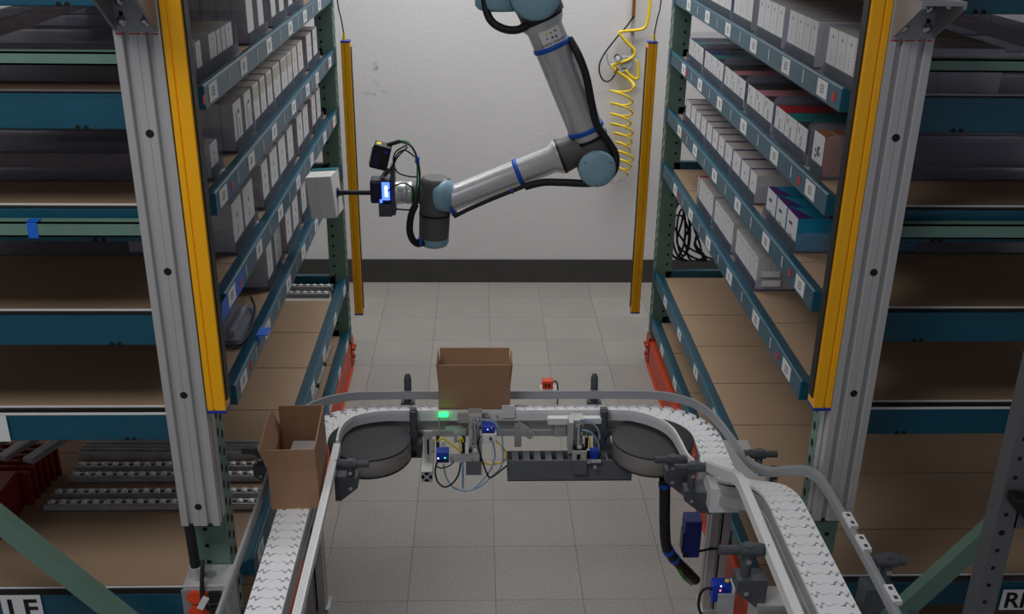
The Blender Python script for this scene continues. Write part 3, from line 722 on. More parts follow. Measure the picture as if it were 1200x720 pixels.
bracket((.618, 1.765, 1.0), (-1, 0, 0), .085, True, .095)
bracket((.770, 2.52, zr+.005), (1, 0, 0), .06, False)
bracket((.790, 2.43, .772), (1, 0, 0), .05, False)
bracket((.815, 1.725, 1.0), (1, 0, 0), .08, True, .07)
bracket((-.592, 2.56, zr), (-1, 0, 0), .06)
# square clips on the upper outer rail
for (x, y) in ((995, 610), (1010, 637), (1039, 697)):
    q = pz(x, y, 1.012)
    cb = MB().box((.812, q.y-.026, 1.006), (.830, q.y+.026, 1.016)).build('rail_clip', 'raillight', cv)
    for dy in (-.014, .014): MB().box((.817, q.y+dy-.005, 1.016), (.825, q.y+dy+.005, 1.0165)).build('clip_hole', 'ink', cb)
# legs and hangers
def leg(xc, yc, ztop, w_=.064):
    sct = groove_section(xc-w_/2, xc+w_/2, yc-w_/2, yc+w_/2, (.5,), .009, .006)
    l = MB().prism([(x, y, .012) for x, y in sct if True], (0, 0, ztop-.012)).build('leg', 'alu', cv)
    MB().box((xc-w_/2-.012, yc-w_/2-.012, 0), (xc+w_/2+.012, yc+w_/2+.012, .012)).build('foot_plate', 'galv', l)
    MB().cyl((xc+w_/2+.004, yc-w_/2-.004, .012), (xc+w_/2+.004, yc-w_/2-.004, .026), .007, n=6).build('anchor_bolt', 'bolt', l)
    return l
leg(-.552, 2.80, .652); leg(.795, 2.79, .60)
hb = MB().box((.735, 2.52, .59), (.86, 2.80, .655)).build('hanger_block', 'alu', cv)
_a = py(834, 574, 2.35); _b = py(866, 601, 2.35)
MB().box((_a.x, 2.35, _b.z), (_b.x, 2.52, _a.z)).build('end_block', 'raillight', hb)
_a = py(814, 578, 2.395); _b = py(834, 603, 2.395)
MB().prism([(_a.x, 2.395, _a.z), (_b.x, 2.395, _a.z), (_b.x, 2.395, _b.z), (_b.x-.012, 2.395, _b.z), (_a.x, 2.395, _a.z-.022)], (0, .07, 0)).build('gusset', 'brkt', hb)
# cross bar under the upper run
xb = MB().box((.60, 1.66, .80), (.93, 1.72, .862)).build('cross_bar', 'alu', cv)
MB().box((.925, 1.655, .79), (.945, 1.725, .868)).build('cross_bar_cap', 'brkt', xb)
b2 = MB().box((.600, 1.735, .80), (.69, 1.80, .875)).build('side_plate', 'alu', cv)
# centre: stop units, duct, sensors
def pb(name, matk, x0, y0, x1, y1, Y, dep, parent, bevel=0):
    a = py(x0, y0, Y); b = py(x1, y1, Y)
    return MB().box((a.x, Y, b.z), (b.x, Y+dep, a.z)).build(name, matk, parent, bevel)
dz = .075
ducta = py(594, 531, 2.70); 
dc = MB().box((.086, 2.655, .600), (.470, 2.659, .668)).box((.086, 2.715, .600), (.470, 2.719, .668)).box((.086, 2.655, .598), (.470, 2.719, .602)).build('cable_duct', 'duct', cv)
for i in range(11):
    x = .10+.0345*i
    MB().box((x, 2.6595, .640), (x+.020, 2.715, .669)).build('duct_slot', 'duct', dc)
MB().box((.086, 2.655, .668), (.470, 2.662, .671)).build('duct_lip', 'duct', dc)
su = empty('pneumatic_stop', (-.05, 2.70, .6), 'pneumatic stop unit with silver cylinders under the conveyor centre', 'machine part')
def sbox(n, mk, x0, y0, x1, y1, Y, dep, parent=su, bevel=0): return pb(n, mk, x0, y0, x1, y1, Y, dep, parent, bevel)
# left vertical extrusion seen from its cut end
e0 = py(494, 549, 2.62); e1 = py(507, 561, 2.62)
ex = MB().box((e0.x, 2.60, e1.z), (e1.x, 2.79, e0.z)).build('extrusion', 'alu', su)
ex.data.materials[0] = MT['alu']
cx, cz = (e0.x+e1.x)/2, (e0.z+e1.z)/2; hw = (e1.x-e0.x)/2
for a in range(4):
    r = Matrix.Rotation(a*math.pi/2, 3, 'Y')
    MB().prism([Vector((cx, 2.5994, cz))+r @ Vector(v) for v in ((-.24*hw, 0, .99*hw), (.24*hw, 0, .99*hw), (.50*hw, 0, .72*hw), (.2*hw, 0, .42*hw), (-.2*hw, 0, .42*hw), (-.50*hw, 0, .72*hw))], (0, -.0008, 0)).build('end_slot', 'hole', su)
for (xx, yy) in ((501, 505), (501, 527), (501, 541)):
    c0 = py(xx, yy, 2.70)
pl = MB().box((e0.x+.004, 2.700, .612), (e1.x-.004, 2.706, .75)).build('vertical_plate', 'galv', su)
MB().box((cx-.003, 2.6985, .63), (cx+.003, 2.7, .72)).build('slot', 'hole', pl)
MB().cyl((cx, 2.6995, .735), (cx, 2.694, .735), .008, n=10).build('screw', 'bolt', pl)
# cylinder body and end blocks
sbox('cylinder_block', 'galv', 549, 487, 565, 533, 2.70, .045)
sbox('cylinder_rod_guide', 'alu', 552, 493, 561, 520, 2.685, .02)
sbox('fitting', 'bolt', 550, 522, 563, 536, 2.675, .03)
sbox('base_bar', 'galv', 527, 536, 564, 542, 2.66, .02)
sbox('grey_block', 'duct', 546, 542, 563, 557, 2.655, .05)
sbox('mount_plate', 'galv', 522, 505, 547, 511, 2.745, .03)
sbox('long_plate', 'alu', 536, 490, 572, 496, 2.735, .03)
sbox('small_block', 'galv', 532, 508, 546, 519, 2.72, .03)
sbox('white_bracket', 'raillight', 565, 509, 582, 520, 2.655, .03, bevel=.004)
sbox('post_plate', 'alu', 562, 509, 565, 557, 2.66, .03)
sbox('hanging_rod', 'hoseclear', 541, 543, 544, 573, 2.66, .008)
for k, (x, y, r_, mk, Yq) in enumerate(((552, 497, .006, 'bolt', 2.684), (561, 497, .006, 'bolt', 2.684), (551, 528, .0055, 'black', 2.672), (557, 527, .006, 'white', 2.672), (563, 528, .0055, 'black', 2.672), (553, 516, .005, 'bolt', 2.682), (560, 515, .005, 'bolt', 2.682), (538, 513, .006, 'white', 2.715), (531, 540, .003, 'bolt', 2.658), (553, 539, .003, 'bolt', 2.658), (575, 514, .0045, 'ink', 2.653), (583, 488, .004, 'bolt', 2.76))):
    q = py(x, y, Yq); MB().cyl(q, q-Vector((0, .007, 0)), r_, n=10).build('stud', mk, su)
MB().cyl(py(556, 491, 2.69), py(557, 521, 2.675), .0075, n=14).build('piston_rod', 'bolt', su)
MB().box(py(517, 519, 2.70), py(522, 530, 2.70)+Vector((0, .015, 0))).build('connector', 'white', su)
MB().box(py(511, 512, 2.70), py(515, 532, 2.70)+Vector((0, .012, 0))).build('connector', 'black', su)
MB().box(py(541, 513, 2.69), py(545, 534, 2.69)+Vector((0, .012, 0))).build('connector', 'black', su)
# blue sensors
def sensor(x0, y0, x1, y1, Y, dep, label, leds):
    c = empty('sensor', py((x0+x1)/2, y1, Y+dep/2), label, 'sensor', 'blue sensors')
    a = py(x0, y0, Y); b = py(x1, y1, Y)
    MB().box((a.x, Y, b.z), (b.x, Y+dep, a.z)).build('housing', 'sensorblue', c, .002)
    MB().box((a.x+.003, Y-.0008, b.z+.004), (b.x-.003, Y+.001, b.z+(a.z-b.z)*.4)).build('face_plate', 'navyplastic', c)
    for lx, ly, mk, rr in leds:
        q = py(lx, ly, Y); MB().lathe((q.x, Y+.0005, q.z), (0, -1, 0), [(0, rr), (.001, rr), (.0018, rr*.5)], 10).build('indicator', mk, c)
    return c
sensor(511, 531, 526, 543, 2.64, .035, 'blue sensor with white and green lights, left under conveyor', [(513.5, 537.5, 'led_white', .0028), (521.5, 537, 'led_green', .0024)])
sensor(565, 501, 580, 510, 2.66, .035, 'blue sensor with small blue lights above white bracket', [(571.5, 503.5, 'led_white', .0018), (576, 502, 'hoseyellow', .0025)])
sg = MB().box((py(514, 487, 2.755).x, 2.755, py(514, 489, 2.755).z), (py(525, 487, 2.755).x, 2.768, py(514, 487, 2.755).z)).build('indicator_lamp', 'led_green')
tag(sg, 'glowing green indicator lamp under the near guide rail', 'lamp')
MB().cyl(py(514.5, 489, 2.75), py(514.5, 514, 2.72), .0022, n=6).build('stem', 'bolt', su)
# tubes and wires
def wire(name, pix, Y, r, mk, label, cat='cable', k=8, group=None):
    pts = [py(p[0], p[1], p[2] if len(p) > 2 else Y) for p in pix]
    o = MB().tube(smoothpts(pts, k), r, 8).build(name, mk)
    return tag(o, label, cat, group)
wire('black_cable', [(512, 542), (510, 553), (513, 565), (521, 571), (530, 567), (537, 557), (540, 543)], 2.64, .0028, 'rubber', 'black cable looping below the left blue sensor')
wire('black_cable', [(563, 512), (560, 520), (565, 540), (572, 558), (577, 559), (588, 551), (594, 546)], 2.645, .0028, 'rubber', 'black cable loop ending at the grey duct')
wire('black_cable', [(512, 547), (518, 549), (527, 546), (532, 541)], 2.638, .0022, 'rubber', 'short black cable under the silver base bar')
wire('yellow_cable', [(513, 518), (518, 514), (530, 522), (541, 531)], 2.69, .003, 'hoseyellow', 'yellow cable slanting to the silver cylinder')
wire('yellow_cable', [(539, 530), (539, 517), (541, 513), (543, 518)], 2.68, .0028, 'hoseyellow', 'short yellow cable standing beside the silver block')
wire('yellow_cable', [(567, 543), (575, 544.5), (585, 543), (592, 539), (593, 530), (586, 522), (580, 515)], 2.67, .003, 'hoseyellow', 'yellow cable curling beside the grey duct end')
for i, pix in enumerate([[(575, 490), (584, 500), (589, 520), (588, 545), (575, 560), (560, 572), (545, 576)], [(563, 492), (576, 494), (583, 500), (588, 512), (589, 528)], [(520, 545), (523, 560), (532, 572), (545, 576)], [(576, 512), (580, 535), (572, 555), (556, 573)]]):
    wire('air_tube', pix, 2.66, .0026, 'hoseclear', ['pale blue air tube sweeping under the left stop unit', 'pale blue air tube curving over the white bracket', 'pale blue air tube hanging below left blue sensor', 'thin pale blue tube behind the white bracket'][i], 'tube', 8, 'pale blue air tubes')
# right stop unit
st = empty('pneumatic_stop', (.33, 2.70, .6), 'pneumatic stop unit beside the right wheel with dark grey block', 'machine part')
sbox('cylinder_block', 'galv', 670, 493, 682, 533, 2.70, .045, st)
sbox('side_plate', 'alu', 667, 496, 671, 532, 2.68, .05, st)
sbox('top_plate', 'alu', 671, 530, 687, 541, 2.645, .009, st)
sbox('slot', 'hole', 676, 533, 680, 539, 2.6442, .002, st)
sbox('grey_block', 'duct', 671, 541, 687, 556, 2.640, .014, st)
sbox('fitting', 'bolt', 673, 520, 684, 530, 2.68, .03, st)
sbox('white_plate', 'raillight', 642, 491, 672, 498, 2.745, .02, st)
sbox('white_plate', 'raillight', 683, 491, 706, 497, 2.745, .02, st)
sbox('valve', 'sensorblue', 692, 528, 701, 539, 2.66, .02, st, .003)
sbox('black_knob', 'black', 703, 538, 710, 547, 2.66, .02, st)
sbox('rod', 'galv', 688, 540, 704, 543, 2.640, .006, st)
for (x, y, r_, mk, Yq) in ((676, 499, .006, 'bolt', 2.69), (681, 507, .006, 'bolt', 2.69), (673, 524, .006, 'black', 2.675), (679, 523, .007, 'white', 2.675), (685, 525, .006, 'black', 2.675), (687, 511, .004, 'bolt', 2.69), (690, 541, .005, 'bolt', 2.638), (697, 547, .005, 'galv', 2.64)):
    q = py(x, y, Yq); MB().cyl(q, q-Vector((0, .007, 0)), r_, n=10).build('stud', mk, st)
MB().cyl(py(678, 497, 2.69), py(678, 521, 2.675), .0075, n=14).build('piston_rod', 'bolt', st)
MB().box(py(686, 509, 2.695), py(689, 526, 2.695)+Vector((0, .01, 0))).build('connector', 'black', st)
wire('air_tube', [(680, 492), (692, 495), (701, 504), (703, 515)], 2.70, .003, 'hoseclear', 'pale blue air tube on top of right stop unit', 'tube', 8, 'pale blue air tubes')
wire('air_tube', [(681, 504), (692, 507), (699, 515), (702, 525), (700, 536), (696, 545)], 2.69, .003, 'hoseclear', 'pale blue air tube curving down to the blue valve', 'tube', 8, 'pale blue air tubes')
wire('air_tube', [(697, 548), (694, 558), (688, 563), (684, 560), (684, 555)], 2.66, .0026, 'hoseclear', 'small pale blue tube loop below right stop unit', 'tube', 8, 'pale blue air tubes')
wire('yellow_cable', [(691, 512), (691, 526)], 2.69, .003, 'hoseyellow', 'short yellow cable in the right stop unit')
# small latch plates on beam face
for (x0, y0, x1, y1, nm) in ((603, 497, 611, 524, 'tab_plate'), (588, 476, 603, 490, 'joint_plate')):
    pb(nm, 'raillight' if nm == 'joint_plate' else 'alu', x0, y0, x1, y1, 2.768, .006, cv)
lt = MB().box((.112, 2.765, .705), (.152, 2.772, .735), rot=Matrix.Rotation(math.radians(35), 3, 'Y')).build('latch', 'galv', cv)
MB().box((.138, 2.764, .688), (.170, 2.770, .712), rot=Matrix.Rotation(math.radians(35), 3, 'Y')).build('latch', 'alu', cv)
pb('corner_clip', 'galv', 650, 501, 663, 512, 2.755, .02, cv)
# orange sensor on the far rail
osn = empty('sensor', (.225, 2.93, .745), 'small orange photo sensor behind the far guide rail', 'sensor')
MB().box((.205, 2.925, .775), (.240, 2.955, .803)).build('housing', 'orangeplug', osn, .002)
MB().box((.200, 2.92, .762), (.250, 2.958, .775)).build('mount', 'raillight', osn)
MB().box((.213, 2.9242, .782), (.219, 2.925, .795)).build('window', 'black', osn); MB().box((.224, 2.9242, .782), (.230, 2.925, .795)).build('window', 'black', osn)
MB().tube(smoothpts([(.240, 2.94, .795), (.252, 2.945, .792), (.257, 2.94, .770), (.257, 2.935, .72), (.256, 2.91, .69)]), .0025).build('cable', 'rubber', osn)
# hose bundle down the right leg
hb_ = empty('hose_bundle', (.75, 2.62, .3), 'thick black hose bundle with blue ties beside the right leg', 'hose')
hp = smoothpts([py(779, 560, 2.62), py(779, 590, 2.62), py(779, 615, 2.62), py(781, 640, 2.63), py(790, 655, 2.65), py(803, 668, 2.70), py(815, 680, 2.76)], 6)
MB().tube(hp, .017, 12).build('sleeve', 'rubber', hb_)
for (x, y, Y) in ((779, 570, 2.62), (783, 645, 2.635), (789, 654, 2.65)):
    q = py(x, y, Y); k = min(range(len(hp)), key=lambda i: (hp[i]-q).length); k = max(1, min(len(hp)-2, k)); d = (hp[k+1]-hp[k-1]).normalized()
    MB().cyl(hp[k]-d*.008, hp[k]+d*.008, .019, n=14).build('tie', 'strapblue', hb_)
for j in range(3):
    MB().tube(smoothpts([hp[22+j]+Vector((-.012, -.012, 0)), py(792+j*2, 664+j, 2.66), py(801+j*2, 678+j, 2.69), py(811, 686, 2.74)]), .003).build('green_wire', 'green', hb_)
bd = empty('blue_module', (.76, 2.73, .25), 'dark blue module strapped to the right conveyor leg', 'module')
a = py(803, 608, 2.72); b = py(818, 650, 2.72)
MB().box((a.x, 2.70, b.z), (b.x, 2.76, a.z)).build('housing', 'navyblue', bd, .004)
MB().box((a.x-.006, 2.705, b.z+.02), (a.x, 2.74, a.z-.045)).build('rib', 'navyplastic', bd)
zt_ = py(830, 643, 2.755).z
tag(MB().tube(smoothpts([(a.x+.002, 2.695, zt_+.02), (.765, 2.752, zt_), (.795, 2.7535, zt_-.002), (.826, 2.752, zt_+.003), (.834, 2.77, zt_+.004), (.85, 2.82, zt_+.02)]), .004).build('cable_tie', 'rubber'), 'black cable tie wrapped round the right conveyor leg', 'cable tie')
# barcode sensor at lower right
bs = empty('sensor', py(848, 715, 2.2), 'blue sensor with coloured lights and silver bracket beside right conveyor leg', 'sensor')
a = py(836, 687, 2.2); b = py(856, 706, 2.2)
MB().box((a.x, 2.20, b.z), (b.x, 2.235, a.z)).build('housing', 'sensorblue', bs, .002)
for lx, ly, mk, rr in ((845, 687.5, 'led_white', .0025), (844, 692.5, 'led_red', .0025), (844, 697, 'led_green', .0025)):
    q = py(lx, ly, 2.2); MB().lathe((q.x, 2.2005, q.z), (0, -1, 0), [(0, rr), (.001, rr), (.0018, rr*.5)], 10).build('indicator', mk, bs)
q = py(853, 684.5, 2.2); MB().cyl((q.x, 2.21, q.z), (q.x, 2.21, q.z+.004), .006, n=10).build('button', 'hoseyellow', bs)
a2 = py(842, 697, 2.185); b2_ = py(858, 725, 2.185)
MB().box((a2.x, 2.185, b2_.z), (b2_.x, 2.189, a2.z)).build('bracket', 'galv', bs)
MB().box((b.x, 2.19, b.z), (b.x+.006, 2.23, a.z)).build('lens', 'raillight', bs)
MB().tube(smoothpts([py(836, 691, 2.21), py(827, 690, 2.21), py(820, 698, 2.21), py(819, 712, 2.21), py(824, 726, 2.21)]), .004).build('cable', 'rubber', bs)
# ---------------------------------------------------------------- open cartons
def carton(name, loc, w_, d_, h_, fl, tilt, rz, label, crease=True):
    c = empty(name, loc, label, 'carton', 'open cardboard cartons', rz)
    t = .004
    m = MB()
    m.box((-w_/2, -d_/2, 0), (w_/2, d_/2, t), 1)
    hw_, hd = w_/2, d_/2
    for a, b in (((-hw_, -hd, t), (hw_, -hd+t, h_)), ((-hw_, hd-t, t), (hw_, hd, h_)), ((-hw_, -hd+t, t), (-hw_+t, hd-t, h_)), ((hw_-t, -hd+t, t), (hw_, hd-t, h_))): m.box(a, b)
    body = m.build('body', ['cardboard', 'cardboard_in'], c, world=False)
    for k, (side, tl) in enumerate(zip(('f', 'b', 'l', 'r'), tilt)):
        tl = math.radians(tl); m = MB(); g_ = .0006
        if side in 'fb':
            sg_ = -1 if side == 'f' else 1; Y0 = sg_*hd; vs_ = []
            P = [(-hw_+g_, Y0, h_), (hw_-g_, Y0, h_), (hw_-g_, Y0+sg_*fl*math.sin(tl), h_+fl*math.cos(tl)), (-hw_+g_, Y0+sg_*fl*math.sin(tl), h_+fl*math.cos(tl))]
            m.prism(P, (0, -sg_*t, 0))
        else:
            sg_ = -1 if side == 'l' else 1; Xa = sg_*hw_
            P = [(Xa, -hd+t, h_), (Xa, hd-t, h_), (Xa+sg_*fl*math.sin(tl), hd-t, h_+fl*math.cos(tl)), (Xa+sg_*fl*math.sin(tl), -hd+t, h_+fl*math.cos(tl))]
            m.prism(P, (-sg_*t, 0, 0))
        m.build('flap', 'cardboard', c, world=False)
    return c
carton('carton', (-.0155, 2.843, BZ+.0008), .224, .106, .118, .074, (4, 33, 5, 5), 0, 'open cardboard carton standing at the middle of the conveyor')
cb2 = carton('carton', (-.500, 2.425, BZ+.0008), .128, .236, .118, .068, (5, 2, 19, 0), math.radians(2.5), 'open cardboard carton on the left run of the conveyor')
tag(MB().box((-.53, 2.40, BZ+.006), (-.455, 2.52, BZ+.085)).build('packet', 'white'), 'white packet lying inside the left cardboard carton', 'packet')
# ---------------------------------------------------------------- robot arm
YR = 3.5
def R3(x, y, Y=YR): return py(x, y, Y)
rb = empty('robot_arm', (.10, YR, 2.45), 'silver and grey jointed robot arm hanging from above, reaching left', 'robot arm')
S0, P1, P2, E0 = R3(626, -6), R3(633, 20), R3(691, 163), R3(697, 191)
ax = (P2-P1).normalized(); L1 = (P2-P1).length
# base and shoulder (partly above the frame)
bs0 = Vector((S0.x-.115, YR+.02, 0))
MB().lathe((bs0.x, bs0.y, 2.50), (0, 0, -1), [(0, .095), (.02, .095), (.025, .075), (.16, .075), (.17, .085), (.34, .085), (.36, .08)], 32).build('base', 'robotgrey', rb)
tp0 = R3(586, 13, YR+.02)
MB().lathe((bs0.x, bs0.y, tp0.z+.047), (0, 0, -1), [(0, .083), (.03, .082), (.042, .070), (.046, .03), (.047, 0)], 32).build('base_cap', 'robotblue', rb)
MB().lathe((bs0.x, bs0.y, 2.15), (0, 0, -1), [(0, .085), (2.15-tp0.z-.047, .085)], 32).build('base_joint', 'robotgrey', rb)
sh = MB().cyl((bs0.x, YR+.01, S0.z+.03), (S0.x, YR+.01, S0.z+.03), .072, n=28).build('shoulder_link', 'robotgrey', rb)
MB().lathe((S0.x, YR+.10, S0.z+.01), (0, -1, 0), [(0, .086), (.16, .088), (.175, .085)], 36).build('shoulder_joint', 'robotgrey', rb)
MB().lathe((S0.x, YR-.075, S0.z+.01), (0, -1, 0), [(0, .084), (.012, .083), (.022, .074), (.026, .04), (.027, 0)], 36).build('shoulder_cap', 'robotblue', rb)
MB().lathe(S0, ax, [(0, .080), ((P1-S0).length, .076)], 32).build('shoulder_neck', 'robotgrey', rb)
MB().lathe(P1-ax*.002, ax, [(0, .077), (.012, .077)], 32).build('seal_ring', 'black', rb)
ua = MB().lathe(P1+ax*.010, ax, [(0, .076), (.012, .073), (.030, .0615), (L1-.05, .0615), (L1-.045, .060), (L1-.016, .060)], 40).build('upper_arm', 'robotalu', rb)
MB().lathe(P2-ax*.010, ax, [(0, .066), (.010, .066)], 32).build('seal_ring', 'black', rb)
MB().lathe(P2, ax, [(0, .064), (.03, .066), ((E0-P2).length+.02, .066), ((E0-P2).length+.045, .05), ((E0-P2).length+.055, 0)], 36).build('elbow_joint', 'robotgrey', rb)
MB().lathe((E0.x, YR+.07, E0.z), (0, -1, 0), [(0, .062), (.12, .066), (.145, .066)], 36).build('elbow_housing', 'robotgrey', rb)
ec = MB().lathe((E0.x, YR-.075, E0.z), (0, -1, 0), [(0, .0655), (.010, .0645), (.018, .058), (.021, .03), (.0215, 0)], 36).build('elbow_cap', 'robotblue', rb)
for a in (30, 150, 270):
    q = Vector((E0.x+.052*math.cos(math.radians(a)), YR-.0935, E0.z+.052*math.sin(math.radians(a))))
    MB().cyl(q, q-Vector((0, .0015, 0)), .003, n=8).build('cap_screw', 'robotgrey', ec)
# forearm
F0, F1 = R3(655, 184), R3(522, 236); fx_ = (F1-F0).normalized(); L2_ = (F1-F0).length
el = MB().lathe(F0-fx_*.10, fx_, [(0, .055), (.06, .058), (.088, .062)], 32).build('forearm_joint', 'robotgrey', rb)
MB().lathe(F0-fx_*.012, fx_, [(0, .064), (.010, .064)], 32).build('seal_ring', 'black', rb)
fa = MB().lathe(F0-fx_*.003, fx_, [(0, .062), (.008, .061), (.030, .0475), (L2_-.01, .0455), (L2_, .0455)], 40).build('forearm', 'robotalu', rb)
for (pt, axv, rr, nm) in ((R3(645, 54), ax, .0635, 's'), (R3(684, 152), ax, .0635, 's'), (R3(609, 205.5), fx_, .0495, 's')):
    t = (pt-(P1 if axv is ax else F0)).dot(axv); c0 = (P1 if axv is ax else F0)+axv*t
    MB().lathe(c0-axv*.008, axv, [(0, rr), (.001, rr+.002), (.015, rr+.002), (.016, rr)], 36).build('strap', 'strapblue', rb)
# maker's plate on the upper arm, upside down
def on_cyl(u, v, r):                                      # u around (0 = towards camera), v along axis
    f = Vector((0, -1, 0)); f = (f-ax*f.dot(ax)).normalized(); sd = ax.cross(f)
    return P1+ax*v+(f*math.cos(u)+sd*math.sin(u))*r
m = MB(); n = 12
for i in range(n):
    u0, u1 = -.15-.55+1.25*i/n-.1, -.15-.55+1.25*(i+1)/n-.1
    m.quad(on_cyl(u0, .038, .0620), on_cyl(u1, .038, .0620), on_cyl(u1, .093, .0620), on_cyl(u0, .093, .0620))
plt = m.build('rating_plate', 'label', ua)
me = text_mesh('UNIVERSAL ROBOTS', .0098); me.materials.append(MT['text'])
wd = max(v.co.x for v in me.vertices)
for v in me.vertices:
    u = (v.co.x-wd/2)/.0622; v.co = on_cyl(u-.17, .090-v.co.y*-1-.0085+0.0, .0624)
# flip so that the line reads upside down as the arm hangs
link('plate_lettering', me, plt)
for (uu, vv, r_, mk) in ((-.48, .052, .0042, 'green'), (.02, .050, .0042, 'hoseyellow'), (-.42, .070, .0042, 'sensorblue'), (-.2, .068, .0042, 'ink'), (.1, .066, .003, 'ink'), (-.2, .052, .003, 'ink')):
    c0 = on_cyl(uu, vv, .0621); nr = (c0-(P1+ax*vv)).normalized()
    MB().cyl(c0, c0+nr*.0005, r_, n=10).build('plate_symbol', mk, plt)
# hoses
def hose(pix, r, name='hose', mk='rubber', parent=rb):
    return MB().tube(smoothpts([R3(*p) for p in pix], 8), r, 12).build(name, mk, parent)
hose([(567, -12, 3.47), (570, 12, 3.46), (577, 26, 3.45), (591, 34, 3.44), (606, 35, 3.44), (618, 30, 3.45)], .0135)
hose([(667, 45, 3.49), (678, 65, 3.46), (687, 90, 3.45), (694, 125, 3.45), (700, 148, 3.45), (712, 165, 3.45), (721, 181, 3.45), (720, 199, 3.44), (708, 211, 3.43), (690, 215, 3.43), (660, 214, 3.44), (636, 214, 3.45), (615, 219, 3.45)], .0135)
hose([(618, 217, 3.45), (600, 224, 3.45), (575, 234, 3.45), (550, 245, 3.45), (532, 254, 3.45)], .0075)
MB().lathe(R3(600, 224, 3.45)-fx_*.004, fx_, [(0, .010), (.008, .010)], 12).build('strap', 'strapblue', rb)
# wrist
Wt, Wb = R3(511, 208), R3(508, 289); wa = (Wb-Wt).normalized(); LW = (Wb-Wt).length
MB().lathe(Wt, wa, [(0, .044), (.006, .052), (.020, .0555), (LW*.50, .0555)], 32).build('wrist_joint', 'robotgrey', rb)
MB().lathe(Wt+wa*LW*.50, wa, [(0, .0565), (.008, .0565)], 32).build('seal_ring', 'black', rb)
MB().lathe(Wt+wa*(LW*.50+.008), wa, [(0, .0555), (LW*.36, .054)], 32).build('wrist_joint', 'robotgrey', rb)
MB().lathe(Wt+wa*(LW*.855), wa, [(0, .0556), (.012, .0556), (.028, .050), (.036, .033), (.038, 0)], 32).build('wrist_cap', 'robotblue', rb)
wc = R3(519, 228)
MB().lathe((wc.x-.006, YR-.018, wc.z+.002), (.88, -.45, .12), [(0, .058), (.022, .058), (.036, .052), (.043, .03), (.045, 0)], 32).build('wrist_cap', 'robotblue', rb)
MB().lathe(R3(524, 240)-fx_*.02, fx_, [(0, .0485), (.014, .0485)], 28).build('strap', 'strapblue', rb)
# tool flange, camera plate, gripper
tz = R3(472, 226).z; tx = lambda x, y=226: R3(x, y).x
MB().lathe((tx(497), YR, tz), (-1, 0, 0), [(0, .040), (tx(497)-tx(482), .040)], 28).build('flange_joint', 'robotgrey', rb)
fg = MB().lathe((tx(483), YR, tz), (-1, 0, 0), [(0, .040), (.004, .041), (.018, .041), (.020, .0385), (.030, .0385), (.032, .041), (tx(483)-tx(464), .041)], 32).build('tool_flange', 'robotalu', rb)
a = R3(457, 195, YR-.02); b = R3(464, 252, YR-.02)
MB().box((a.x, YR-.03, b.z), (b.x, YR+.03, a.z)).build('tool_plate', 'brkt', rb, .003)
a = R3(444, 238, YR-.02); b = R3(460, 253, YR-.02)
MB().box((a.x, YR-.035, b.z), (b.x, YR+.035, a.z)).build('lower_bracket', 'brkt', rb, .003)
a = R3(433, 212, YR-.035); b = R3(458, 239, YR-.035)
MB().box((a.x, YR-.038, b.z), (b.x, YR+.038, a.z)).build('gripper_body', 'navyplastic', rb, .008)
a = R3(447, 214, YR-.04); b = R3(457, 235, YR-.04)
MB().box((a.x, YR-.0395, b.z), (b.x, YR-.036, a.z)).build('status_light', 'led_blue', rb, .001)
a = R3(450.5, 218, YR-.04); b = R3(454.5, 231, YR-.04)
MB().box((a.x, YR-.0405, b.z), (b.x, YR-.036, a.z)).build('status_light', 'led_white', rb, .001)
a = R3(445, 234, YR-.04); b = R3(448, 238, YR-.04)
MB().box((a.x, YR-.0405, b.z), (b.x, YR-.036, a.z)).build('status_light', 'led_blue', rb, .001)
MB().cyl((tx(434), YR, tz), (tx(399), YR, tz), .0088, n=16).build('suction_tube', 'black', rb)
MB().lathe((tx(401), YR, tz), (-1, 0, 0), [(0, .010), (.006, .013), (.010, .012), (.016, .019), (tx(401)-tx(396.3), .021)], 20).build('suction_cup', 'navyplastic', rb)
# camera
cc = R3(446, 182, YR-.01); rc = Matrix.Rotation(math.radians(14), 3, 'Y')
def cbx(lo, hi, n, mk, bev=0): return MB().box(cc+Vector(lo), cc+Vector(hi), rot=rc, piv=cc).build(n, mk, rb, bev)
cbx((-.030, -.03, -.045), (.032, .03, .042), 'camera_body', 'black', .005)
cbx((-.034, -.026, -.036), (-.029, .026, .032), 'camera_lens_panel', 'galv', .002)
cbx((-.022, -.0305, -.034), (.0, -.0298, .026), 'camera_label', 'navyplastic')
cbx((-.022, -.02, .0418), (-.006, .01, .0428), 'camera_sticker', 'hoseyellow')
cbx((.012, -.0306, .018), (.024, -.0298, .028), 'camera_mark', 'sensorblue')
a = R3(454, 170, YR-.01)
MB().cyl(a, R3(469, 165.5, YR-.01), .0075, n=12).build('camera_plug', 'black', rb)
MB().tube(smoothpts([R3(455, 197), R3(449, 205), R3(446, 209), R3(452, 205), R3(458, 200)]), .006).build('camera_bracket', 'galv', rb)
hose([(468, 165, 3.49), (478, 167, 3.48), (486, 178, 3.47), (489, 192, 3.46), (489, 212, 3.45), (486, 230, 3.45), (482, 250, 3.45)], .0038, 'camera_cable', 'green')
hose([(467, 166, 3.49), (480, 170, 3.47), (488, 183, 3.46), (492, 205, 3.445), (490, 230, 3.44), (487, 246, 3.44)], .0036, 'camera_cable', 'navyplastic')
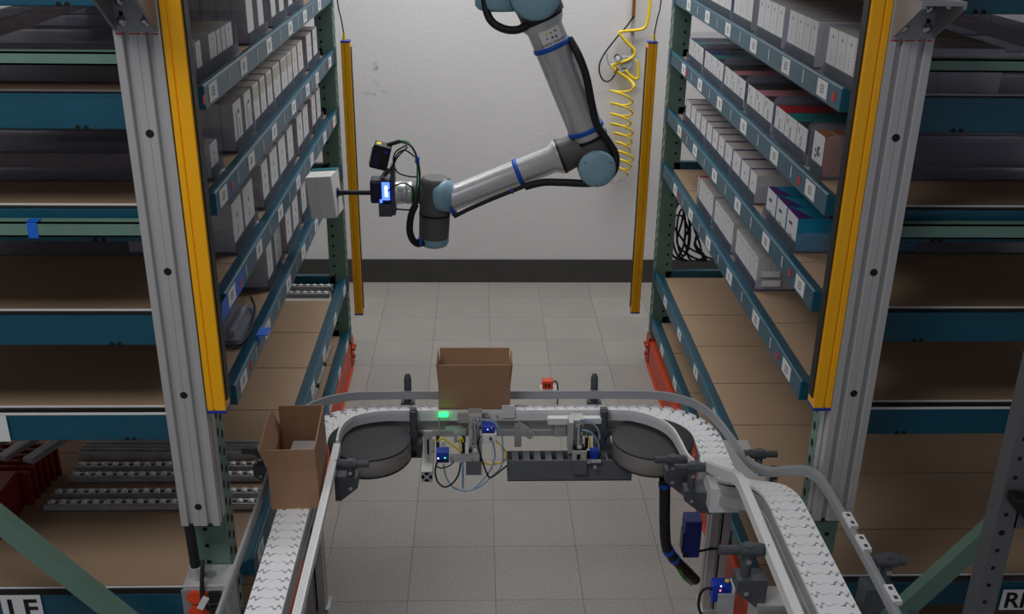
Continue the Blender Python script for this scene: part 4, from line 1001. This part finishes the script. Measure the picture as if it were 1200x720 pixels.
for pix in ([(477, 170, 3.49), (464, 178, 3.48), (461, 190, 3.48), (466, 202, 3.48), (480, 207, 3.47), (490, 207, 3.46)], [(478, 172, 3.48), (466, 184, 3.47), (460, 195, 3.47), (450, 206, 3.47)], [(486, 184, 3.47), (474, 176, 3.47), (464, 183, 3.47), (459, 200, 3.47)], [(484, 238, 3.44), (484, 222, 3.43), (474, 215, 3.43), (462, 218, 3.43), (455, 224, 3.45)], [(464, 245, 3.46), (474, 246, 3.45), (483, 246, 3.45)]):
    hose(pix, .0028, 'camera_cable')
hose([(487, 240, 3.44), (482, 252, 3.44), (480, 268, 3.44), (483, 280, 3.44), (490, 286, 3.45), (499, 283, 3.47)], .0125)
MB().cyl(R3(489, 184, 3.46), R3(489, 191, 3.46), .008, n=12).build('cable_tie', 'strapblue', rb)
MB().cyl(R3(490, 284, 3.448), R3(493, 284, 3.452), .0145, n=12).build('cable_tie', 'strapblue', rb)
# held box
hbx = empty('product_box', (tx(396.3)-.052, YR, tz-.09), 'white box held by the suction gripper of the robot arm', 'box')
hx1 = tx(395.6); rot_ = Matrix.Rotation(math.radians(-6), 3, 'Z') @ Matrix.Rotation(math.radians(-5), 3, 'Y')
c0 = Vector((hx1-.046, YR, tz-.004))
MB().box(c0+Vector((-.046, -.055, -.076)), c0+Vector((.046, .055, .076)), rot=rot_, piv=c0).build('body', 'white', hbx, .002)
MB().box(c0+Vector((-.046, .025, .0762)), c0+Vector((.046, .0552, .079)), rot=rot_, piv=c0).build('teal_edge', 'tealtop', hbx)
MB().box(c0+Vector((-.010, -.0554, -.074)), c0+Vector((-.009, -.0550, .074)), rot=rot_, piv=c0).build('seam', 'greybox', hbx)
# mounting beam above the frame
gt = empty('overhead_gantry', (.1, YR, 2.5), 'aluminium overhead beam carrying the robot arm above the aisle', 'beam')
MB().box((-.76, YR-.05, 2.60), (.97, YR+.09, 2.70)).build('cross_beam', 'alu', gt)
for X in (-.70, .91): MB().box((X-.045, 2.13, 2.601), (X+.045, 4.72, 2.60+.09)).build('side_beam', 'alu', gt)
MB().box((bs0.x-.12, YR-.1, 2.50), (bs0.x+.12, YR+.14, 2.515)).build('mount_plate', 'galv', gt)
for dx in (-.09, .09): MB().box((bs0.x+dx-.02, YR, 2.515), (bs0.x+dx+.02, YR+.04, 2.60)).build('hanger', 'alu', gt)
# ---------------------------------------------------------------- air hose on the back wall
yw = YW-.05
hw_ = empty('coiled_air_hose', py(730, 205, yw), 'yellow coiled air hose hanging on the back wall', 'hose')
pts = [py(762, -20, yw), py(761, 10, yw), py(757, 30, yw), py(748, 35, yw), py(728, 37, yw), py(727, 41, yw), py(735, 50, yw), py(744, 60, yw), py(740, 68, yw), py(726, 74, yw), py(717, 77, yw), py(724, 84, yw), py(736, 92, yw), py(742, 98, yw-.02), py(743, 102, yw-.05)]
MB().tube(smoothpts(pts, 6), .0085).build('hose_lead', 'hoseyellow', hw_)
pts = []
N = 9*20; hr = random.Random(3); ws = [hr.uniform(.75, 1.15) for _ in range(12)]; wo = [hr.uniform(-3, 3) for _ in range(12)]
for i in range(N+1):
    t = i/N; k = 9*t; a = 2*math.pi*k; i0 = int(k); fk = k-i0
    wv = ws[i0]*(1-fk)+ws[i0+1]*fk; ov = wo[i0]*(1-fk)+wo[i0+1]*fk
    y = 99+104*(t**.8)
    c = py(728+ov+2*t+14.5*wv*(1-.35*t)*math.cos(a), y+5.5*math.sin(a+.6), yw-.05)
    pts.append(c+Vector((0, .045*math.sin(a), 0)))
MB().tube(pts, .0062, 6).build('hose_coil', 'hoseyellow', hw_)
MB().tube(smoothpts([py(733, 82, yw), py(740, 90, yw), py(747, 92, yw), py(748, 82, yw), py(746, 70, yw)], 6), .008).build('hose_end', 'hoseyellow', hw_)
rg = empty('air_regulator', py(734, 72, yw), 'metal air regulator with gauge on a pipe on the back wall', 'regulator')
MB().cyl(py(744, -15, yw+.02), py(742, 22, yw+.02), .010, n=10).build('pipe', 'brass', rg)
MB().cyl(py(742, 22, yw+.02), py(741, 45, yw+.02), .012, n=10).build('valve', 'galv', rg)
MB().cyl(py(741, 45, yw+.02), py(740, 66, yw+.02), .008, n=10).build('pipe', 'galv', rg)
MB().box(py(729, 66, yw), py(740, 80, yw)+Vector((0, .045, 0))).build('regulator_body', 'galv', rg, .004)
q = py(724, 68, yw-.02)
MB().cyl(q, q+Vector((0, .03, 0)), .018, n=18).build('gauge', 'black', rg); MB().cyl(q-Vector((0, .001, 0)), q, .014, n=18).build('gauge_face', 'label', rg)
MB().cyl(py(724, 80, yw), py(720, 86, yw), .010, n=10).build('fitting', 'brass', rg)
tag(MB().tube(smoothpts([py(743, 18, yw), py(735, 30, yw), py(722, 45, yw), py(707, 65, yw), py(702, 80, yw), py(706, 93, yw), py(714, 95, yw), py(721, 87, yw)], 8), .0045).build('black_hose', 'rubber'), 'thin black hose looping beside the wall regulator', 'hose')
tag(MB().tube(smoothpts([py(711, 62, yw), py(713, 74, yw), py(722, 82, yw), py(733, 83, yw), py(740, 76, yw), py(741, 68, yw)], 8), .004).build('air_tube', 'hoseclear'), 'thin pale blue tube curving below the wall regulator', 'tube')
# ---------------------------------------------------------------- cables behind the right rack
cbn = empty('cable_bundle', py(800, 306, 4.80), 'tangled bundle of black cables hanging behind far end of right rack', 'cables')
for i in range(9):
    rnd = random.Random(i); x0 = 786+i*5; top = 200+rnd.random()*25
    pts = [py(x0+rnd.uniform(-4, 4), top, 4.82), py(x0+rnd.uniform(-8, 8), 230, 4.83), py(x0+rnd.uniform(-10, 10), 260, 4.82), py(x0+rnd.uniform(-14, 10), 285, 4.80), py(x0+rnd.uniform(-6, 16), 300, 4.79), py(x0+rnd.uniform(4, 20), 306, 4.80)]
    MB().tube(smoothpts(pts, 8), .0055, 6).build('cable', 'rubber', cbn)
for i, (cx_, cy_, rx, ry) in enumerate(((798, 270, 10, 32), (801, 272, 8, 28), (795, 278, 12, 26), (792, 268, 11, 34))):
    pts = [py(cx_+rx*math.cos(a), cy_+ry*math.sin(a), 4.80+.02*math.sin(2*a+i)) for a in [2*math.pi*k/24 for k in range(25)]]
    MB().tube(pts, .005, 6).build('coiled_cable', 'rubber', cbn)
# ---------------------------------------------------------------- things lying on the lower shelves
def track(loc, length, along, label, n=None, w_=.032):
    """flow-rack roller track: steel U channel with small wheels"""
    c = empty('roller_track', loc, label, 'roller track', 'steel roller tracks', 0 if along == 'x' else math.pi/2)
    m = MB(); m.box((0, -w_/2, 0), (length, w_/2, .002)); m.box((0, -w_/2, 0), (length, -w_/2+.002, .022)); m.box((0, w_/2-.002, 0), (length, w_/2, .022))
    m.box((0, -w_/2, .0205), (length, -w_/2+.008, .0225)); m.box((0, w_/2-.008, .0205), (length, w_/2, .0225))
    m.build('channel', 'galv', c, world=False)
    k = n or int(length/.034)
    wmsh = MB().cyl((0, -.008, 0), (0, .008, 0), .010, n=10).mesh('roller', 'raillight')
    for i in range(k):
        o = link('roller', wmsh, c, world=False); o.location = (.02+i*(length-.04)/(k-1), 0, .0195)
zd5 = TZ[-1][5]+.0045
for i, (Y, xa, xb) in enumerate(((2.715, -1.36, -.70), (2.775, -1.36, -.70), (2.875, -1.34, -.70), (2.935, -1.34, -.70))):
    track((xa, Y, zd5), xb-xa, 'x', 'steel roller track, %s from the near edge on left rack lower deck' % ORD[i])
for i, Y in enumerate((3.01, 3.055)):
    tag(MB().box((-1.36, Y-.016, zd5), (-.70, Y+.016, zd5+.002)).box((-1.36, Y-.016, zd5+.002), (-.70, Y-.013, zd5+.032)).box((-1.36, Y+.013, zd5+.002), (-.70, Y+.016, zd5+.032)).build('steel_channel', 'galv'), '%s plain steel channel behind the roller tracks on left rack' % ('front' if i == 0 else 'rear'), 'channel', 'plain steel channels')
for i, Y in enumerate((4.47, 4.56)):
    track((-1.05, Y, TZ[-1][5]-.006), .34, 'x', '%s steel roller track at the far end of left rack lower deck' % ('front' if i == 0 else 'rear'))
# rollers between the two lowest left beams
zd6 = TZ[-1][6]+.0045
for i in range(8):
    track((-.735, 2.75+.22*i, zd6), .02+.16, 'y', 'steel roller track, %s along the lowest left shelf' % ORD[i], 5)
# red ribbed bin with metal strips on top
rb_ = empty('red_bin', (-1.46, 2.72, zd5), 'red ribbed bin at left frame edge holding grey metal strips', 'bin')
MB().box((-1.66, 2.55, zd5), (-1.43, 2.72, zd5+.135)).build('body', 'redbin', rb_)
for i in range(6):
    Y = 2.735+.034*i
    MB().box((-1.63, Y, zd5), (-1.405+.004*i, Y+.012, zd5+.118)).build('rib', 'redbin', rb_)
for i, (pa, pb_) in enumerate((((-30, 540), (10, 513)), ((2, 540), (41, 515)), ((33, 543), (74, 516)))):
    a = pz(*pa, zd5+.14); b = pz(*pb_, zd5+.14); d = (b-a).normalized(); r = Vector((d.y, -d.x, 0)).normalized()
    tag(MB().sweep([(a, r, r.cross(d)), (b, r, r.cross(d))], [(-.020, 0), (.020, 0), (.020, .014), (.014, .016), (-.014, .016), (-.020, .014)]).build('metal_strip', 'steelgrey'), '%s grey metal strip lying across the red bin' % ['left', 'middle', 'right'][i], 'metal strip', 'metal strips on the red bin')
# blister trays on the fourth left shelf
zd4 = TZ[-1][4]+.0045
bt = empty('blister_tray', (-.76, 2.83, zd4), 'stack of clear ribbed plastic trays on fourth shelf of left rack', 'tray')
for i in range(3):
    m = MB().box((-.88, 2.70, zd4+.012*i), (-.70, 2.95, zd4+.003+.012*i))
    m.build('tray_sheet', 'blister', bt)
for i in range(5):
    MB().box((-.87+.034*i, 2.715, zd4+.03), (-.87+.034*i+.016, 2.935, zd4+.05)).build('rib', 'blister', bt, .004)
MB().tube(smoothpts([(-.70, 2.70, zd4+.01), (-.69, 2.80, zd4+.014), (-.695, 2.90, zd4+.04), (-.72, 2.97, zd4+.05)]), .004).build('tray_edge', 'rubber', bt)
# blue patch behind the label on the third left beam
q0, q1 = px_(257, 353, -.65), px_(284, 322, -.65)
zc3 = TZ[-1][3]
tag(MB().prism([(-.6499, q0.y, zc3-.029), (-.6499, q1.y, zc3-.029), (-.6499, q1.y+.02, zc3+.022), (-.6499, q0.y+.02, zc3+.022)], (.0002, 0, 0)).build('blue_piece', 'tapeblue'), 'bright blue patch behind a label on third shelf beam of left rack', 'tape')
# ---------------------------------------------------------------- junction box under the left post
jb = empty('junction_box', (-.70, 2.14, .50), 'galvanised junction box with orange plugs below the left aluminium post', 'electrical box')
MB().box((-.752, 2.10, .40), (-.640, 2.188, .652)).build('box', 'galv', jb, .003)
MB().box((-.756, 2.096, .40), (-.636, 2.100, .642)).build('face_plate', 'steelgrey', jb, .002)
for i in range(3):
    zz = .622-.045*i
    MB().cyl((-.722, 2.0958, zz), (-.722, 2.088, zz), .019, n=18).build('plug', 'orangeplug', jb); MB().box((-.722, 2.090, zz-.015), (-.690, 2.0958, zz+.015)).build('plug_body', 'orangeplug', jb)
    MB().box((-.685, 2.088, zz-.017), (-.655, 2.0958, zz+.017)).build('socket', 'black' if i < 2 else 'orangeplug', jb)
for dx in (-.03, .008): MB().cyl((-.70+dx, 2.145, .652), (-.70+dx, 2.145, .6528), .016, n=16).build('knockout', 'steelgrey', jb)
MB().cyl((-.722, 2.13, .652), (-.722, 2.13, .690), .016, n=16).build('conduit_fitting', 'galv', jb)
MB().cyl((-.722, 2.13, .690), (-.7275, 2.14, .811), .0125, n=14).build('braided_conduit', 'rubber', jb)
MB().tube(smoothpts([(-.700, 2.12, .715), (-.697, 2.105, .70), (-.699, 2.09, .66), (-.700, 2.085, .62), (-.688, 2.082, .59)]), .0055).build('cable', 'rubber', jb)
MB().box((-.706, 2.076, .595), (-.690, 2.080, .635), rot=Matrix.Rotation(.5, 3, 'Y')).build('cable_tag', 'label', jb)
# ---------------------------------------------------------------- grey stand at the right edge
gs = empty('equipment_stand', (1.235, 1.95, 0), 'grey perforated steel stand leg with black shelf at right edge', 'stand')
m = MB(); m.box((1.196, 1.95, 0), (1.242, 1.953, 1.5)); m.box((1.242, 1.95, 0), (1.245, 2.005, 1.5)); m.box((1.196, 1.953, 0), (1.199, 2.0, 1.5)); m.build('leg', 'standgrey', gs)
for k in range(20):
    z = .60+.0508*k
    MB().cyl((1.215, 1.9502, z), (1.215, 1.9492, z), .0055 if k != 6 else .008, n=10).build('hole', 'hole', gs)
a = py(1166, 577, 1.93); 
MB().prism([(1.20, 1.90, a.z), (1.50, 1.84, a.z-.01), (1.50, 1.84, a.z-.26), (1.47, 1.84, a.z-.26), (1.23, 1.90, a.z-.055), (1.20, 1.90, a.z-.025)], (0, .045, 0)).build('black_shelf_arm', 'black', gs, .006)
MB().box((1.24, 1.95, a.z-.115), (1.262, 2.0, a.z-.06)).build('gusset', 'standgrey', gs)
MB().box((1.196, 1.948, 1.44), (1.60, 2.0, 1.5)).build('top_rail', 'standgrey', gs)
MB().box((1.55, 1.95, 0), (1.60, 2.0, 1.5)).build('leg', 'standgrey', gs)

gs.location.x += .016
